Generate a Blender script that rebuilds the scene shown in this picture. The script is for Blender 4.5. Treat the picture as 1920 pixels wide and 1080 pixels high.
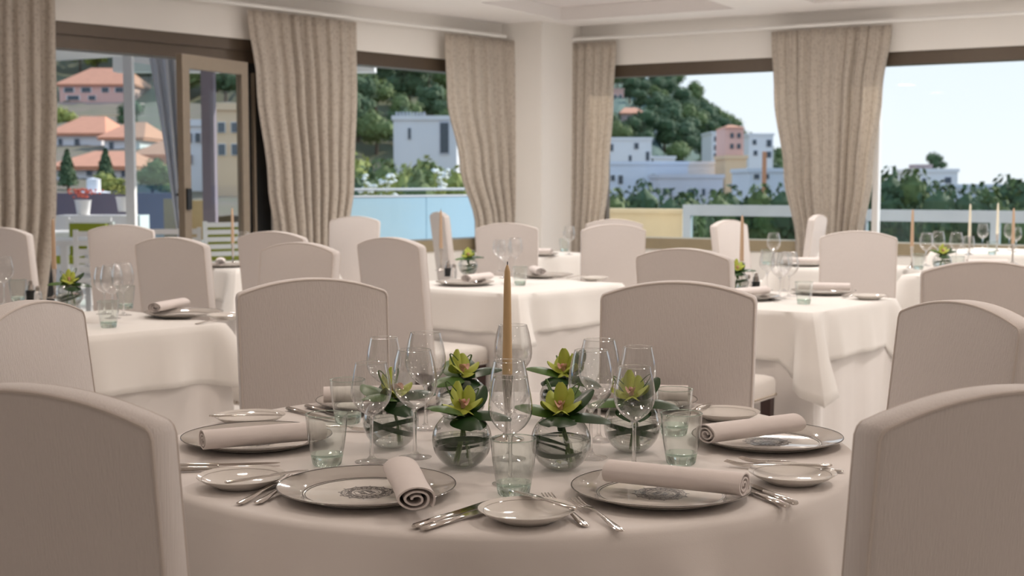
import bpy, bmesh, math, random
from mathutils import Vector, Matrix
PI = math.pi
for o in list(bpy.data.objects): bpy.data.objects.remove(o, do_unlink=True)
SC = bpy.context.scene
COL = SC.collection
random.seed(7)
# ------------------------------------------------------------------ camera
CAMZ, PITCH, FPX = 1.30, math.radians(4.5), 2500.0
cd = bpy.data.cameras.new('camera'); cam = bpy.data.objects.new('camera', cd); COL.objects.link(cam)
cam.location = (0, 0, CAMZ); cam.rotation_euler = (PI/2 - PITCH, 0, 0)
cd.sensor_width = 36; cd.lens = 36*FPX/1920; cd.clip_start = .05; cd.clip_end = 40000
cd.dof.use_dof = True; cd.dof.focus_distance = 2.55; cd.dof.aperture_fstop = 7.0
SC.camera = cam
# ------------------------------------------------------------------ sky, sun, exposure
W = bpy.data.worlds.new('world'); SC.world = W; W.use_nodes = True
nt = W.node_tree; nt.nodes.clear()
tc = nt.nodes.new('ShaderNodeTexCoord'); sx = nt.nodes.new('ShaderNodeSeparateXYZ')
rp = nt.nodes.new('ShaderNodeValToRGB'); bg = nt.nodes.new('ShaderNodeBackground'); wo = nt.nodes.new('ShaderNodeOutputWorld')
nt.links.new(tc.outputs['Generated'], sx.inputs[0]); nt.links.new(sx.outputs['Z'], rp.inputs[0])
rp.color_ramp.elements[0].position = 0.0; rp.color_ramp.elements[0].color = (.90, .94, .98, 1)
rp.color_ramp.elements[1].position = .9; rp.color_ramp.elements[1].color = (.36, .58, .92, 1)
e = rp.color_ramp.elements.new(.14); e.color = (.77, .86, .96, 1)
nt.links.new(rp.outputs[0], bg.inputs[0]); bg.inputs[1].default_value = 1.08
nt.links.new(bg.outputs[0], wo.inputs[0])
sd = bpy.data.lights.new('sun', 'SUN'); sd.energy = 4.6; sd.angle = math.radians(.6); sd.color = (1, .95, .88)
so = bpy.data.objects.new('sun', sd); COL.objects.link(so)
SUNV = Vector((.70, .50, .48)).normalized()
so.rotation_euler = SUNV.to_track_quat('Z', 'Y').to_euler()
SC.view_settings.view_transform = 'Standard'; SC.view_settings.look = 'None'
SC.view_settings.gamma = 1; SC.view_settings.use_curve_mapping = False
SC.view_settings.exposure = 0.08

# ------------------------------------------------------------------ measuring helpers
def ray(px, py):
    d = Vector(((px-960)/FPX, 1, -(py-540)/FPX))
    c, s = math.cos(PITCH), math.sin(PITCH)
    return Vector((d.x, d.y*c + d.z*s, -d.y*s + d.z*c))
def at_z(px, py, z):
    r = ray(px, py); t = (z-CAMZ)/r.z
    return Vector((r.x*t, r.y*t, z))
def at_d(px, py, D):
    r = ray(px, py); t = D/r.y
    return Vector((r.x*t, D, CAMZ + r.z*t))
# ------------------------------------------------------------------ materials
def newmat(name):
    m = bpy.data.materials.new(name); m.use_nodes = True
    n = m.node_tree; b = n.nodes['Principled BSDF']
    return m, n, b
def mat(name, col, rough=.6, metal=0., var=.08, scale=20., bump=0., bscale=None, stretch=None, sheen=0., col2=None, spec=None):
    m, n, b = newmat(name)
    b.inputs['Roughness'].default_value = rough; b.inputs['Metallic'].default_value = metal
    if spec is not None: b.inputs['Specular IOR Level'].default_value = spec
    if sheen: b.inputs['Sheen Weight'].default_value = sheen
    t = n.nodes.new('ShaderNodeTexCoord'); mp = n.nodes.new('ShaderNodeMapping'); nz = n.nodes.new('ShaderNodeTexNoise')
    n.links.new(t.outputs['Object'], mp.inputs[0]); n.links.new(mp.outputs[0], nz.inputs['Vector'])
    if stretch: mp.inputs['Scale'].default_value = stretch
    nz.inputs['Scale'].default_value = scale; nz.inputs['Detail'].default_value = 4
    mx = n.nodes.new('ShaderNodeMix'); mx.data_type = 'RGBA'
    c2 = col2 if col2 else tuple(max(0, c*(1-var*2)) for c in col)
    mx.inputs['A'].default_value = (*c2, 1); mx.inputs['B'].default_value = (*col, 1)
    n.links.new(nz.outputs['Fac'], mx.inputs['Factor']); n.links.new(mx.outputs['Result'], b.inputs['Base Color'])
    if bump:
        nb = n.nodes.new('ShaderNodeTexNoise'); nb.inputs['Scale'].default_value = bscale or scale; nb.inputs['Detail'].default_value = 3
        n.links.new(mp.outputs[0], nb.inputs['Vector'])
        bp = n.nodes.new('ShaderNodeBump'); bp.inputs['Strength'].default_value = bump; bp.inputs['Distance'].default_value = .004
        n.links.new(nb.outputs['Fac'], bp.inputs['Height']); n.links.new(bp.outputs[0], b.inputs['Normal'])
    return m
def glassmat(name, col=(1, 1, 1), ior=1.5, rough=0.):
    m, n, b = newmat(name)
    b.inputs['Base Color'].default_value = (*col, 1); b.inputs['Roughness'].default_value = rough
    b.inputs['Transmission Weight'].default_value = 1; b.inputs['IOR'].default_value = ior
    return m
def panemat(name, tint=(.96, .98, .98), base=.03, edge=.8, pw=4.):
    """thin clear sheet: straight-through light plus a mirror share that grows towards the grazing angle"""
    m, n, b = newmat(name); n.nodes.remove(b)
    tr = n.nodes.new('ShaderNodeBsdfTransparent'); gl = n.nodes.new('ShaderNodeBsdfGlossy'); mx = n.nodes.new('ShaderNodeMixShader')
    lw = n.nodes.new('ShaderNodeLayerWeight'); po = n.nodes.new('ShaderNodeMath'); po.operation = 'POWER'; po.inputs[1].default_value = pw
    ma = n.nodes.new('ShaderNodeMath'); ma.operation = 'MULTIPLY_ADD'; ma.inputs[1].default_value = edge; ma.inputs[2].default_value = base
    lw.inputs['Blend'].default_value = .5
    n.links.new(lw.outputs['Facing'], po.inputs[0]); n.links.new(po.outputs[0], ma.inputs[0]); n.links.new(ma.outputs[0], mx.inputs[0])
    tr.inputs[0].default_value = (*tint, 1); gl.inputs['Roughness'].default_value = 0.01
    n.links.new(tr.outputs[0], mx.inputs[1]); n.links.new(gl.outputs[0], mx.inputs[2])
    n.links.new(mx.outputs[0], n.nodes['Material Output'].inputs[0])
    return m
def softglass(name, col, ior, share):
    m, n, b = newmat(name); n.nodes.remove(b)
    tr = n.nodes.new('ShaderNodeBsdfTransparent'); g = n.nodes.new('ShaderNodeBsdfGlass'); mx = n.nodes.new('ShaderNodeMixShader')
    g.inputs['Color'].default_value = (*col, 1); g.inputs['IOR'].default_value = ior; g.inputs['Roughness'].default_value = 0; tr.inputs[0].default_value = (*col, 1)
    mx.inputs[0].default_value = share; n.links.new(tr.outputs[0], mx.inputs[1]); n.links.new(g.outputs[0], mx.inputs[2])
    n.links.new(mx.outputs[0], n.nodes['Material Output'].inputs[0])
    return m
M = {}
M['chair'] = mat('chair_fabric', (.73, .672, .64), .62, var=.035, scale=1, bump=.4, bscale=1, stretch=(420, 420, 14), sheen=.25)
M['piping'] = mat('chair_piping', (.70, .63, .58), .7, var=.03, scale=200)
M['seat'] = mat('seat_fabric', (.80, .75, .70), .65, var=.03, scale=60)
M['nail'] = mat('nailhead_metal', (.45, .38, .30), .35, .9, scale=50)
M['legwood'] = mat('dark_leg_wood', (.045, .018, .015), .35, scale=12, stretch=(6, 6, 1))
M['cloth'] = mat('white_tablecloth', (.80, .75, .715), .75, var=.02, scale=8, bump=.06, bscale=500, sheen=.2)
M['cloth2'] = mat('white_overcloth', (.86, .83, .79), .8, var=.02, scale=8, sheen=.2)
M['cloth3'] = mat('white_undercloth', (.83, .79, .76), .8, var=.02, scale=8, sheen=.2)
M['napkin'] = mat('napkin_linen', (.82, .75, .72), .85, var=.03, scale=40, bump=.08, bscale=600)
M['tablewood'] = mat('table_wood', (.25, .16, .10), .5, scale=8, stretch=(1, 8, 8))
M['china'] = mat('white_china', (.80, .76, .71), .07, var=.01, scale=5)
M['rimchina'] = mat('grey_rim_china', (.52, .48, .44), .06, var=.01, scale=5)
M['line'] = mat('dark_platinum_line', (.10, .09, .085), .25, .6, scale=30)
M['crest'] = mat('crest_print', (.10, .09, .09), .3, scale=200, col2=(.24, .22, .21))
M['steel'] = mat('polished_steel', (.66, .62, .58), .1, 1., var=.02, scale=30)
M['glass'] = softglass('clear_glass', (1, 1, 1), 1.5, .6)
M['thin'] = panemat('thin_clear_glass', (.97, .977, .977), .07, .97, 1.8)
M['green_glass'] = softglass('greenish_glass', (.91, .97, .94), 1.5, .7)
M['greenthin'] = panemat('thin_greenish_glass', (.94, .97, .955), .06, .97, 1.9)
M['water'] = softglass('water', (.97, .99, .97), 1.33, .6)
M['candle'] = mat('beige_wax', (.72, .50, .27), .45, var=.04, scale=30)
M['candle_far'] = mat('tan_wax', (.60, .42, .28), .5, var=.04, scale=30)
M['candle_white'] = mat('ivory_wax', (.86, .80, .64), .5, var=.03, scale=30)
M['petal'] = mat('yellow_green_petal', (.56, .60, .10), .5, scale=30, col2=(.38, .48, .06))
M['lip'] = mat('pink_orchid_lip', (.88, .70, .50), .5, scale=260, col2=(.55, .16, .18))
M['yellow'] = mat('orange_petal', (.80, .55, .10), .5, scale=60)
M['leaf'] = mat('dark_leaf', (.026, .078, .018), .35, scale=25, col2=(.012, .036, .011))
M['leaf2'] = mat('mid_leaf', (.10, .20, .03), .4, scale=25, col2=(.04, .10, .02))
M['stem'] = mat('green_stem', (.12, .20, .05), .5, scale=40)
M['wall'] = mat('cream_wall', (.88, .845, .80), .85, var=.015, scale=3)
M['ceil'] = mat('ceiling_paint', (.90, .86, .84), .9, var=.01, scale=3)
M['coffer'] = mat('coffer_shade', (.80, .74, .73), .9, var=.01, scale=3)  # shade of the recesses put into a darker base colour
M['floor'] = mat('pale_stone_floor', (.84, .80, .76), .4, var=.05, scale=2)
M['bronze'] = mat('bronze_frame', (.115, .085, .06), .4, .3, scale=20)
M['bronze2'] = mat('taupe_door_frame', (.28, .225, .165), .45, .2, scale=20)
M['black'] = mat('black_frame', (.012, .014, .015), .35, scale=20)
M['sill'] = mat('olive_sill', (.33, .27, .17), .5, scale=10)
M['whitepaint'] = mat('white_paint', (.86, .85, .84), .5, var=.02, scale=10)
M['rod'] = mat('white_rail', (.88, .86, .83), .4, var=.01, scale=10)
M['pane'] = panemat('window_glass', (.97, .985, .985), .008, .5, 4.)
M['tintpane'] = panemat('green_tint_glass', (.86, .94, .93), .015, .5, 4.)
M['fillemit'] = None
def curtainmat():
    m, n, b = newmat('linen_curtain')
    b.inputs['Roughness'].default_value = .9
    t = n.nodes.new('ShaderNodeTexCoord'); mp = n.nodes.new('ShaderNodeMapping'); mp.inputs['Scale'].default_value = (60, 60, 60)
    n.links.new(t.outputs['Object'], mp.inputs[0])
    v = n.nodes.new('ShaderNodeTexVoronoi'); v.inputs['Scale'].default_value = .55; n.links.new(mp.outputs[0], v.inputs['Vector'])
    nz = n.nodes.new('ShaderNodeTexNoise'); nz.inputs['Scale'].default_value = 1.5; n.links.new(mp.outputs[0], nz.inputs['Vector'])
    ad = n.nodes.new('ShaderNodeMath'); ad.operation = 'ADD'; n.links.new(v.outputs['Distance'], ad.inputs[0]); n.links.new(nz.outputs['Fac'], ad.inputs[1])
    cr = n.nodes.new('ShaderNodeValToRGB'); cr.color_ramp.elements[0].position = .5; cr.color_ramp.elements[1].position = 1.1
    cr.color_ramp.elements[0].color = (.56, .49, .42, 1); cr.color_ramp.elements[1].color = (.74, .67, .59, 1)
    n.links.new(ad.outputs[0], cr.inputs[0]); n.links.new(cr.outputs[0], b.inputs['Base Color'])
    tl = n.nodes.new('ShaderNodeBsdfTranslucent'); n.links.new(cr.outputs[0], tl.inputs[0])
    mx = n.nodes.new('ShaderNodeMixShader'); mx.inputs[0].default_value = .4
    n.links.new(b.outputs[0], mx.inputs[1]); n.links.new(tl.outputs[0], mx.inputs[2])
    n.links.new(mx.outputs[0], n.nodes['Material Output'].inputs[0])
    return m
M['curtain'] = curtainmat()
def sheermat():
    m, n, b = newmat('white_outdoor_drape'); b.inputs['Base Color'].default_value = (.88, .88, .90, 1); b.inputs['Roughness'].default_value = .9
    tl = n.nodes.new('ShaderNodeBsdfTranslucent'); tl.inputs[0].default_value = (.85, .85, .88, 1); mx = n.nodes.new('ShaderNodeMixShader'); mx.inputs[0].default_value = .5
    n.links.new(b.outputs[0], mx.inputs[1]); n.links.new(tl.outputs[0], mx.inputs[2]); n.links.new(mx.outputs[0], n.nodes['Material Output'].inputs[0])
    return m
M['sheer'] = sheermat()

# ------------------------------------------------------------------ mesh builder
class MB:
    def __init__(s): s.v = []; s.f = []
    def add(s, vs, fs):
        k = len(s.v); s.v += [tuple(v) for v in vs]; s.f += [tuple(i+k for i in f) for f in fs]; return s
    def box(s, c, d, rz=0., top=1.):
        x, y, z = d[0]/2, d[1]/2, d[2]/2; R = Matrix.Rotation(rz, 3, 'Z'); out = []
        for sz in (-1, 1):
            k = top if sz > 0 else 1.
            for a, b in ((-1, -1), (1, -1), (1, 1), (-1, 1)): out.append(Vector(c) + R @ Vector((a*x*k, b*y*k, sz*z)))
        return s.add(out, [(3, 2, 1, 0), (4, 5, 6, 7), (0, 1, 5, 4), (1, 2, 6, 5), (2, 3, 7, 6), (3, 0, 4, 7)])
    def loft(s, rings, cap=True, closed=True):
        n = len(rings[0]); vs = [p for r in rings for p in r]; fs = []
        for i in range(len(rings)-1):
            for j in range(n if closed else n-1):
                a, b = i*n+j, i*n+(j+1) % n; fs.append((a, b, b+n, a+n))
        if cap:
            fs.append(tuple(range(n-1, -1, -1))); fs.append(tuple(range(len(vs)-n, len(vs))))
        return s.add(vs, fs)
    def lathe(s, prof, n=32, c=(0, 0, 0), cap=False):
        rings = [[(c[0]+r*math.cos(2*PI*j/n), c[1]+r*math.sin(2*PI*j/n), c[2]+z) for j in range(n)] for r, z in prof]
        return s.loft(rings, cap)
    def tube(s, path, r, n=8, taper=None, cap=True, flat=1.):
        rings = []; path = [Vector(p) for p in path]; up = None
        for i, p in enumerate(path):
            t = (path[min(i+1, len(path)-1)] - path[max(i-1, 0)]).normalized()
            if up is None:
                up = Vector((0, 0, 1)) if abs(t.z) < .9 else Vector((1, 0, 0))
            u = (up - t*up.dot(t)).normalized(); w = t.cross(u); up = u
            rr = r if taper is None else r*taper[i]
            rings.append([p + (u*math.cos(2*PI*j/n)*flat + w*math.sin(2*PI*j/n))*rr for j in range(n)])
        return s.loft(rings, cap)
    def strip(s, path, wid, nrm, th=.0008):
        """flat ribbon along a path; wid list, nrm = list of width directions"""
        rings = []; path = [Vector(p) for p in path]
        for i, p in enumerate(path):
            t = (path[min(i+1, len(path)-1)] - path[max(i-1, 0)]).normalized()
            w = Vector(nrm[i]).normalized(); u = t.cross(w).normalized()
            h = wid[i]/2
            rings.append([p-w*h-u*th, p+w*h-u*th, p+w*h+u*th, p-w*h+u*th])
        return s.loft(rings)
    def xf(s, mtx):
        s.v = [tuple(mtx @ Vector(v)) for v in s.v]; return s
    def build(s, name, m, parent=None, smooth=True, ang=40, sub=0):
        me = bpy.data.meshes.new(name); me.from_pydata(s.v, [], s.f); me.validate()
        bm = bmesh.new(); bm.from_mesh(me); bmesh.ops.recalc_face_normals(bm, faces=bm.faces); bm.to_mesh(me); bm.free()
        me.materials.append(M[m] if isinstance(m, str) else m)
        if smooth:
            me.shade_smooth()
            try: me.set_sharp_from_angle(angle=math.radians(ang))
            except Exception: pass
        o = bpy.data.objects.new(name, me); COL.objects.link(o)
        if parent is not None: o.parent = parent
        if sub:
            md = o.modifiers.new('sub', 'SUBSURF'); md.levels = sub; md.render_levels = sub
        return o
def tag(o, label=None, cat=None, group=None, kind=None):
    if label: o['label'] = label
    if cat: o['category'] = cat
    if group: o['group'] = group
    if kind: o['kind'] = kind
    return o
def empty(name, loc=(0, 0, 0), rz=0., label=None, cat=None, group=None):
    o = bpy.data.objects.new(name, None); COL.objects.link(o); o.empty_display_size = .05
    o.location = loc; o.rotation_euler = (0, 0, rz)
    return tag(o, label, cat, group)
def clone(o, parent=None):
    c = o.copy(); COL.objects.link(c); c.parent = parent
    for ch in o.children: clone(ch, c)
    return c
USED = set()
def place(proto, loc, rz, label, cat, group=None):
    """the first call moves the prototype itself, later ones copy the tree"""
    if proto.name in USED: o = clone(proto)
    else: USED.add(proto.name); o = proto
    o.location = loc; o.rotation_euler = (0, 0, rz)
    for k in ('label', 'category', 'group'):
        if k in o: del o[k]
    return tag(o, label, cat, group)
def struct(o): o['kind'] = 'structure'; return o
# ================================================================== THE ROOM
CEIL = 3.04
LD = Vector((-.661, -.750, 0)).normalized()      # along the left wall, away from the corner
LO = Vector((.03, 14.75, 0)) + Vector((-.75, .661, 0))*.16
LN = Vector((-LD.y, LD.x, 0)); LN = LN if LN.dot(Vector((-1, 1, 0))) > 0 else -LN   # outward
RD = Vector((.868, -.497, 0)).normalized()
RO = Vector((.60, 15.0, 0)) + Vector((.497, .868, 0))*.16
RN = Vector((.497, .868, 0)).normalized()
def wbox(mb, O, Dv, Nv, u0, u1, n0, n1, z0, z1):
    c = O + Dv*(u0+u1)/2 + Nv*(n0+n1)/2; rz = math.atan2(Dv.y, Dv.x)
    mb.box((c.x, c.y, (z0+z1)/2), (abs(u1-u0), abs(n1-n0), z1-z0), rz)
def u_at(O, Dv, px):
    k = (px-960)/FPX                       # X = k*Y (small pitch term ignored)
    return (k*O.y - O.x)/(Dv.x - k*Dv.y)
HEAD, SILL, TH = 2.60, .70, .28
# left wall: mid window, pier, door, pier, more glazing out of frame
uW0, uW1 = u_at(LO, LD, 925), u_at(LO, LD, 640)
uD0, uD1 = u_at(LO, LD, 512), u_at(LO, LD, 80)
uE0, uE1 = uD1 + 1.2, uD1 + 6.0
UL = 15.5
m = MB()
wbox(m, LO, LD, LN, -.6, UL, 0, TH, HEAD, CEIL+.2)
for a, b in ((-.6, uW0), (uW1, uD0), (uD1, uE0), (uE1, UL)): wbox(m, LO, LD, LN, a, b, 0, TH, 0, HEAD)
wbox(m, LO, LD, LN, uW0, uW1, 0, TH, 0, SILL-.12)
struct(m.build('wall_left', 'wall', smooth=False))
# right wall
rW = [(u_at(RO, RD, 1118), u_at(RO, RD, 1500)), (u_at(RO, RD, 1600), u_at(RO, RD, 1600)+3.6), (u_at(RO, RD, 1600)+4.4, u_at(RO, RD, 1600)+8.4)]
UR = 15.
m = MB()
wbox(m, RO, RD, RN, -.6, UR, 0, TH, HEAD, CEIL+.2)
edges = [-.6] + [x for w in rW for x in w] + [UR]
for i in range(0, len(edges), 2): wbox(m, RO, RD, RN, edges[i], edges[i+1], 0, TH, 0, HEAD)
for a, b in rW: wbox(m, RO, RD, RN, a, b, 0, TH, 0, SILL-.12)
struct(m.build('wall_right', 'wall', smooth=False))
# corner column
a0 = Vector((.03, 14.76, 0)) - Vector((.868, -.497, 0))*.25; a1 = Vector((.322, 14.58, 0)); a2 = Vector((.60, 14.90, 0)) + Vector((.66, .75, 0))*.25
a3 = Vector((.45, 15.6, 0))
m = MB(); m.loft([[(p.x, p.y, z) for p in (a0, a1, a2, a3)] for z in (0, CEIL+.1)])
struct(m.build('wall_corner_column', 'wall', smooth=False))
# far ends of the room behind the camera
PL = LO + LD*UL; PR = RO + RD*UR
PB = [PL, Vector((-5.5, -6.5, 0)), Vector((10.5, -6.5, 0)), PR]
for nm, a, b in (('wall_side_left', PB[0], PB[1]), ('wall_back', PB[1], PB[2]), ('wall_side_right', PB[2], PB[3])):
    d = (b-a).normalized(); n = Vector((d.y, -d.x, 0)); n = n if n.dot(a+b-Vector((0, 10, 0))) > 0 else -n
    m = MB(); wbox(m, a, d, n, -.2, (b-a).length+.2, 0, .2, 0, CEIL+.2); struct(m.build(nm, 'wall', smooth=False))
poly = [LO + LD*UL + LN*.28, LO + LN*.28 - LD*.6, RO + RN*.28 - RD*.4, PR + RN*.28, PB[2] + Vector((.2, -.2, 0)), PB[1] + Vector((-.2, -.2, 0))]
m = MB(); m.loft([[(p.x, p.y, z) for p in poly] for z in (-.1, 0)]); struct(m.build('floor', 'floor', smooth=False))
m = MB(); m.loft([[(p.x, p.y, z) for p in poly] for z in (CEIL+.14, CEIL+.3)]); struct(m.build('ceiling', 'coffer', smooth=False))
# dropped ceiling bands leaving shallow coffers between them
RI = -RN
m = MB()
def cband(u0, u1, v0, v1): wbox(m, RO, RD, RI, u0, u1, v0, v1, CEIL, CEIL+.139)
cband(-9, UR, 0, .62); cband(-9, UR, 2.3, 3.0); cband(-9, UR, 4.7, 5.4); cband(-9, UR, 7.1, 7.8); cband(-12, UR, 9.5, 21)
for v0, v1 in ((.62, 2.3), (3.0, 4.7), (5.4, 7.1), (7.8, 9.5)):
    cband(-12, .18, v0, v1)
    for k in range(4): cband(2.15+3.1*k, 2.95+3.1*k, v0, v1)
    cband(14, UR, v0, v1)
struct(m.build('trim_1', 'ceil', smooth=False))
# window frames and panes
def window(n, O, Dv, Nv, u0, u1, z0, z1, mull=(), fmat='bronze', fw=.07, headw=.13, low=None):
    w = empty('window_%d' % n); struct(w)
    m = MB(); a = .10; b = .20
    wbox(m, O, Dv, Nv, u0, u1, a-.06, b+.02, z1-headw, z1)
    wbox(m, O, Dv, Nv, u0, u0+fw, a, b, z0, z1-headw); wbox(m, O, Dv, Nv, u1-fw, u1, a, b, z0, z1-headw)
    m.build('window_frame', fmat, w, smooth=False)
    m = MB(); wbox(m, O, Dv, Nv, u0, u1, -.02, TH+.02, z0-.12, z0); m.build('window_sill', 'sill', w, smooth=False)
    us = [u0+fw] + list(mull) + [u1-fw]
    for i in range(len(us)-1):
        m = MB(); wbox(m, O, Dv, Nv, us[i]+.02, us[i+1]-.02, .14, .15, z0, z1-headw); m.build('pane', 'pane', w, smooth=False)
    for q in mull:
        m = MB(); wbox(m, O, Dv, Nv, q-.03, q+.03, a, b, z0, z1-headw); m.build('mullion', 'whitepaint', w, smooth=False)
    return w
window(1, LO, LD, LN, uW0, uW1, SILL, HEAD)
window(2, RO, RD, RN, rW[0][0], rW[0][1], SILL, HEAD)
window(3, RO, RD, RN, rW[1][0], rW[1][1], SILL, HEAD, mull=(u_at(RO, RD, 1634),))
window(4, RO, RD, RN, rW[2][0], rW[2][1], SILL, HEAD)
window(5, LO, LD, LN, uE0, uE1, SILL-.6, HEAD)
# daylight portals in the openings (sampling aid only; they emit nothing of their own)
def portal(O, Dv, Nv, u0, u1, z0, z1):
    d = bpy.data.lights.new('daylight_portal', 'AREA'); d.shape = 'RECTANGLE'; d.size = u1-u0; d.size_y = z1-z0
    d.cycles.is_portal = True
    o = bpy.data.objects.new('daylight_portal', d); COL.objects.link(o)
    c = O + Dv*(u0+u1)/2 + Nv*(TH+.05); o.location = (c.x, c.y, (z0+z1)/2)
    o.rotation_euler = (-Nv).to_track_quat('-Z', 'Z').to_euler()
for a in ((LO, LD, LN, uW0, uW1, SILL, HEAD), (LO, LD, LN, uD0, uD1, 0, HEAD), (LO, LD, LN, uE0, uE1, .1, HEAD)) + tuple((RO, RD, RN, w[0], w[1], SILL, HEAD) for w in rW): portal(*a)
# terrace door: dark outer frame, header track, one leaf standing open
d1 = empty('door_1'); struct(d1)
m = MB(); wbox(m, LO, LD, LN, uD0, uD1, .02, .16, HEAD-.10, HEAD); wbox(m, LO, LD, LN, uD0, uD1, .05, .25, HEAD-.21, HEAD-.10)
m.build('header_track', 'bronze', d1, smooth=False)
m = MB(); wbox(m, LO, LD, LN, uD0, uD0+.30, .02, .07, 0, HEAD-.21); wbox(m, LO, LD, LN, uD1-.1, uD1, .02, .26, 0, HEAD-.21); m.build('door_frame', 'black', d1, smooth=False)
uf = u_at(LO, LD, 480)
m = MB(); wbox(m, LO, LD, LN, uf, uf+.02, -.02, .03, .1, HEAD-.3); m.build('frame_edge', 'bronze2', d1, smooth=False)
# open leaf: hinge near the dark frame, free edge swung into the room towards the left of the view
hp = at_d(462, 300, 11.55); fp = at_d(339, 300, 10.75); hp.z = fp.z = 0
dv = (fp-hp); LW = dv.length; dv.normalize(); nv = Vector((-dv.y, dv.x, 0))
lf = empty('door_leaf', (0, 0, 0)); lf.parent = d1
def lbox(nm, mt, u0, u1, z0, z1, n0=-.03, n1=.03, par=None):
    m = MB(); wbox(m, hp, dv, nv, u0, u1, n0, n1, z0, z1); return m.build(nm, mt, par or lf, smooth=False)
LT = 2.33
lbox('stile', 'bronze2', 0, .09, .03, LT); lbox('stile', 'bronze2', LW-.09, LW, .03, LT)
lbox('rail', 'bronze2', .09, LW-.09, LT-.11, LT); lbox('rail', 'bronze2', .09, LW-.09, .03, .22)
lbox('pane', 'pane', .09, LW-.09, .22, LT-.11, -.005, .005)
hh = at_d(345, 365, 10.8).z
m = MB(); wbox(m, hp, dv, nv, LW-.07, LW-.02, -.05, .05, hh-.12, hh+.05); c = hp + dv*(LW-.045) - nv*.06
m.tube([(c.x, c.y, hh), (c.x-nv.x*.02, c.y-nv.y*.02, hh), (c.x-nv.x*.02-dv.x*.13, c.y-nv.y*.02-dv.y*.13, hh)], .012); m.build('door_handle', 'black', lf)
# curtain rails and curtains
def rail(n, O, Dv, Nv, u0, u1, z):
    m = MB(); p = O - Nv*.13; m.tube([p+Dv*u0+Vector((0, 0, z)), p+Dv*u1+Vector((0, 0, z))], .02, 10)
    tag(m.build('curtain_rail', 'rod'), ['long white curtain rail above the terrace door wall', 'long white curtain rail above the sea view windows'][n], 'curtain rail')
RZ = 2.89
rail(0, LO, LD, LN, .12, UL-.5, RZ); rail(1, RO, RD, RN, .05, UR-.5, RZ)
def curtain(O, Dv, Nv, pxs, label, folds, amp=.055, seed=0, split=None):
    """pxs: rows of (height z, px left, px right) turned into positions along the wall"""
    rnd = random.Random(seed); rows = []; zs = [r[0] for r in pxs]
    def lr(z):
        for i in range(len(pxs)-1):
            z1, z0 = pxs[i][0], pxs[i+1][0]
            if z <= z1 and z >= z0:
                t = (z1-z)/(z1-z0); t = t*t*(3-2*t)
                return [pxs[i][k]*(1-t)+pxs[i+1][k]*t for k in (1, 2)]
        return pxs[-1][1:]
    O2 = O - Nv*.13; N = folds*14; ph = [rnd.uniform(-1.5, 1.5) for _ in range(folds+2)]; am = [rnd.uniform(.35, 1.35) for _ in range(folds+2)]
    nz = 26; top = zs[0]; bot = zs[-1]
    par = empty('curtain', (0, 0, 0), 0, label, 'curtain')
    panels = [(0., 1.)] if not split else [(0., split), (split, 1.)]
    for (q0, q1) in panels:
        vs = []; fs = []
        for i in range(nz+1):
            z = top + (bot-top)*i/nz; l, r = lr(z); ul, ur = u_at(O2, Dv, l), u_at(O2, Dv, r)
            hf = min(1, .35+.9*i/nz)
            for j in range(N+1):
                s = q0 + (q1-q0)*j/N; x = s*folds; k = int(x)
                a = am[k]*(1-(x-k)) + am[k+1]*(x-k); p = ph[k]*(1-(x-k)) + ph[k+1]*(x-k)
                w = math.sin(2*PI*x + p*(.4+.6*i/nz)); w = math.copysign(abs(w)**.8, w)
                fine = .35*(1-i/nz)**3*math.sin(2*PI*x*2.7+p)
                u = ul + (ur-ul)*s + .012*math.sin(4*PI*x+p)*hf
                P = O2 + Dv*u + Nv*(amp*a*hf*(w+fine)) + Vector((0, 0, z)); vs.append(P)
        for i in range(nz):
            for j in range(N):
                a = i*(N+1)+j; fs.append((a, a+1, a+N+2, a+N+1))
        mb = MB(); mb.add(vs, fs); o = mb.build('curtain_panel', 'curtain', par, ang=180)
        md = o.modifiers.new('thick', 'SOLIDIFY'); md.thickness = .004
curtain(LO, LD, LN, [(2.85, -110, 112), (2.0, -110, 108), (1.3, -105, 100), (.02, -100, 66)], 'linen curtain at the far left beside the terrace door', 8, seed=1)
curtain(LO, LD, LN, [(2.85, 472, 672), (2.2, 488, 672), (1.3, 508, 664), (.8, 520, 652), (.02, 528, 640)], 'gathered linen curtain between the terrace door and the blue balustrade window', 9, seed=2)
curtain(LO, LD, LN, [(2.85, 834, 962), (2.2, 838, 964), (1.5, 862, 965), (.85, 892, 966), (.02, 900, 966)], 'linen curtain swept against the left side of the corner column', 6, seed=3)
curtain(RO, RD, RN, [(2.85, 1058, 1152), (2.2, 1058, 1147), (1.4, 1060, 1138), (.7, 1062, 1126), (.02, 1064, 1120)], 'narrow linen curtain just right of the corner column', 6, seed=4)
curtain(RO, RD, RN, [(2.85, 1440, 1662), (2.2, 1446, 1646), (1.4, 1466, 1630), (.7, 1490, 1612), (.02, 1500, 1606)], 'wide pair of linen curtains between the two sea view windows', 10, seed=5, split=.47)
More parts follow.
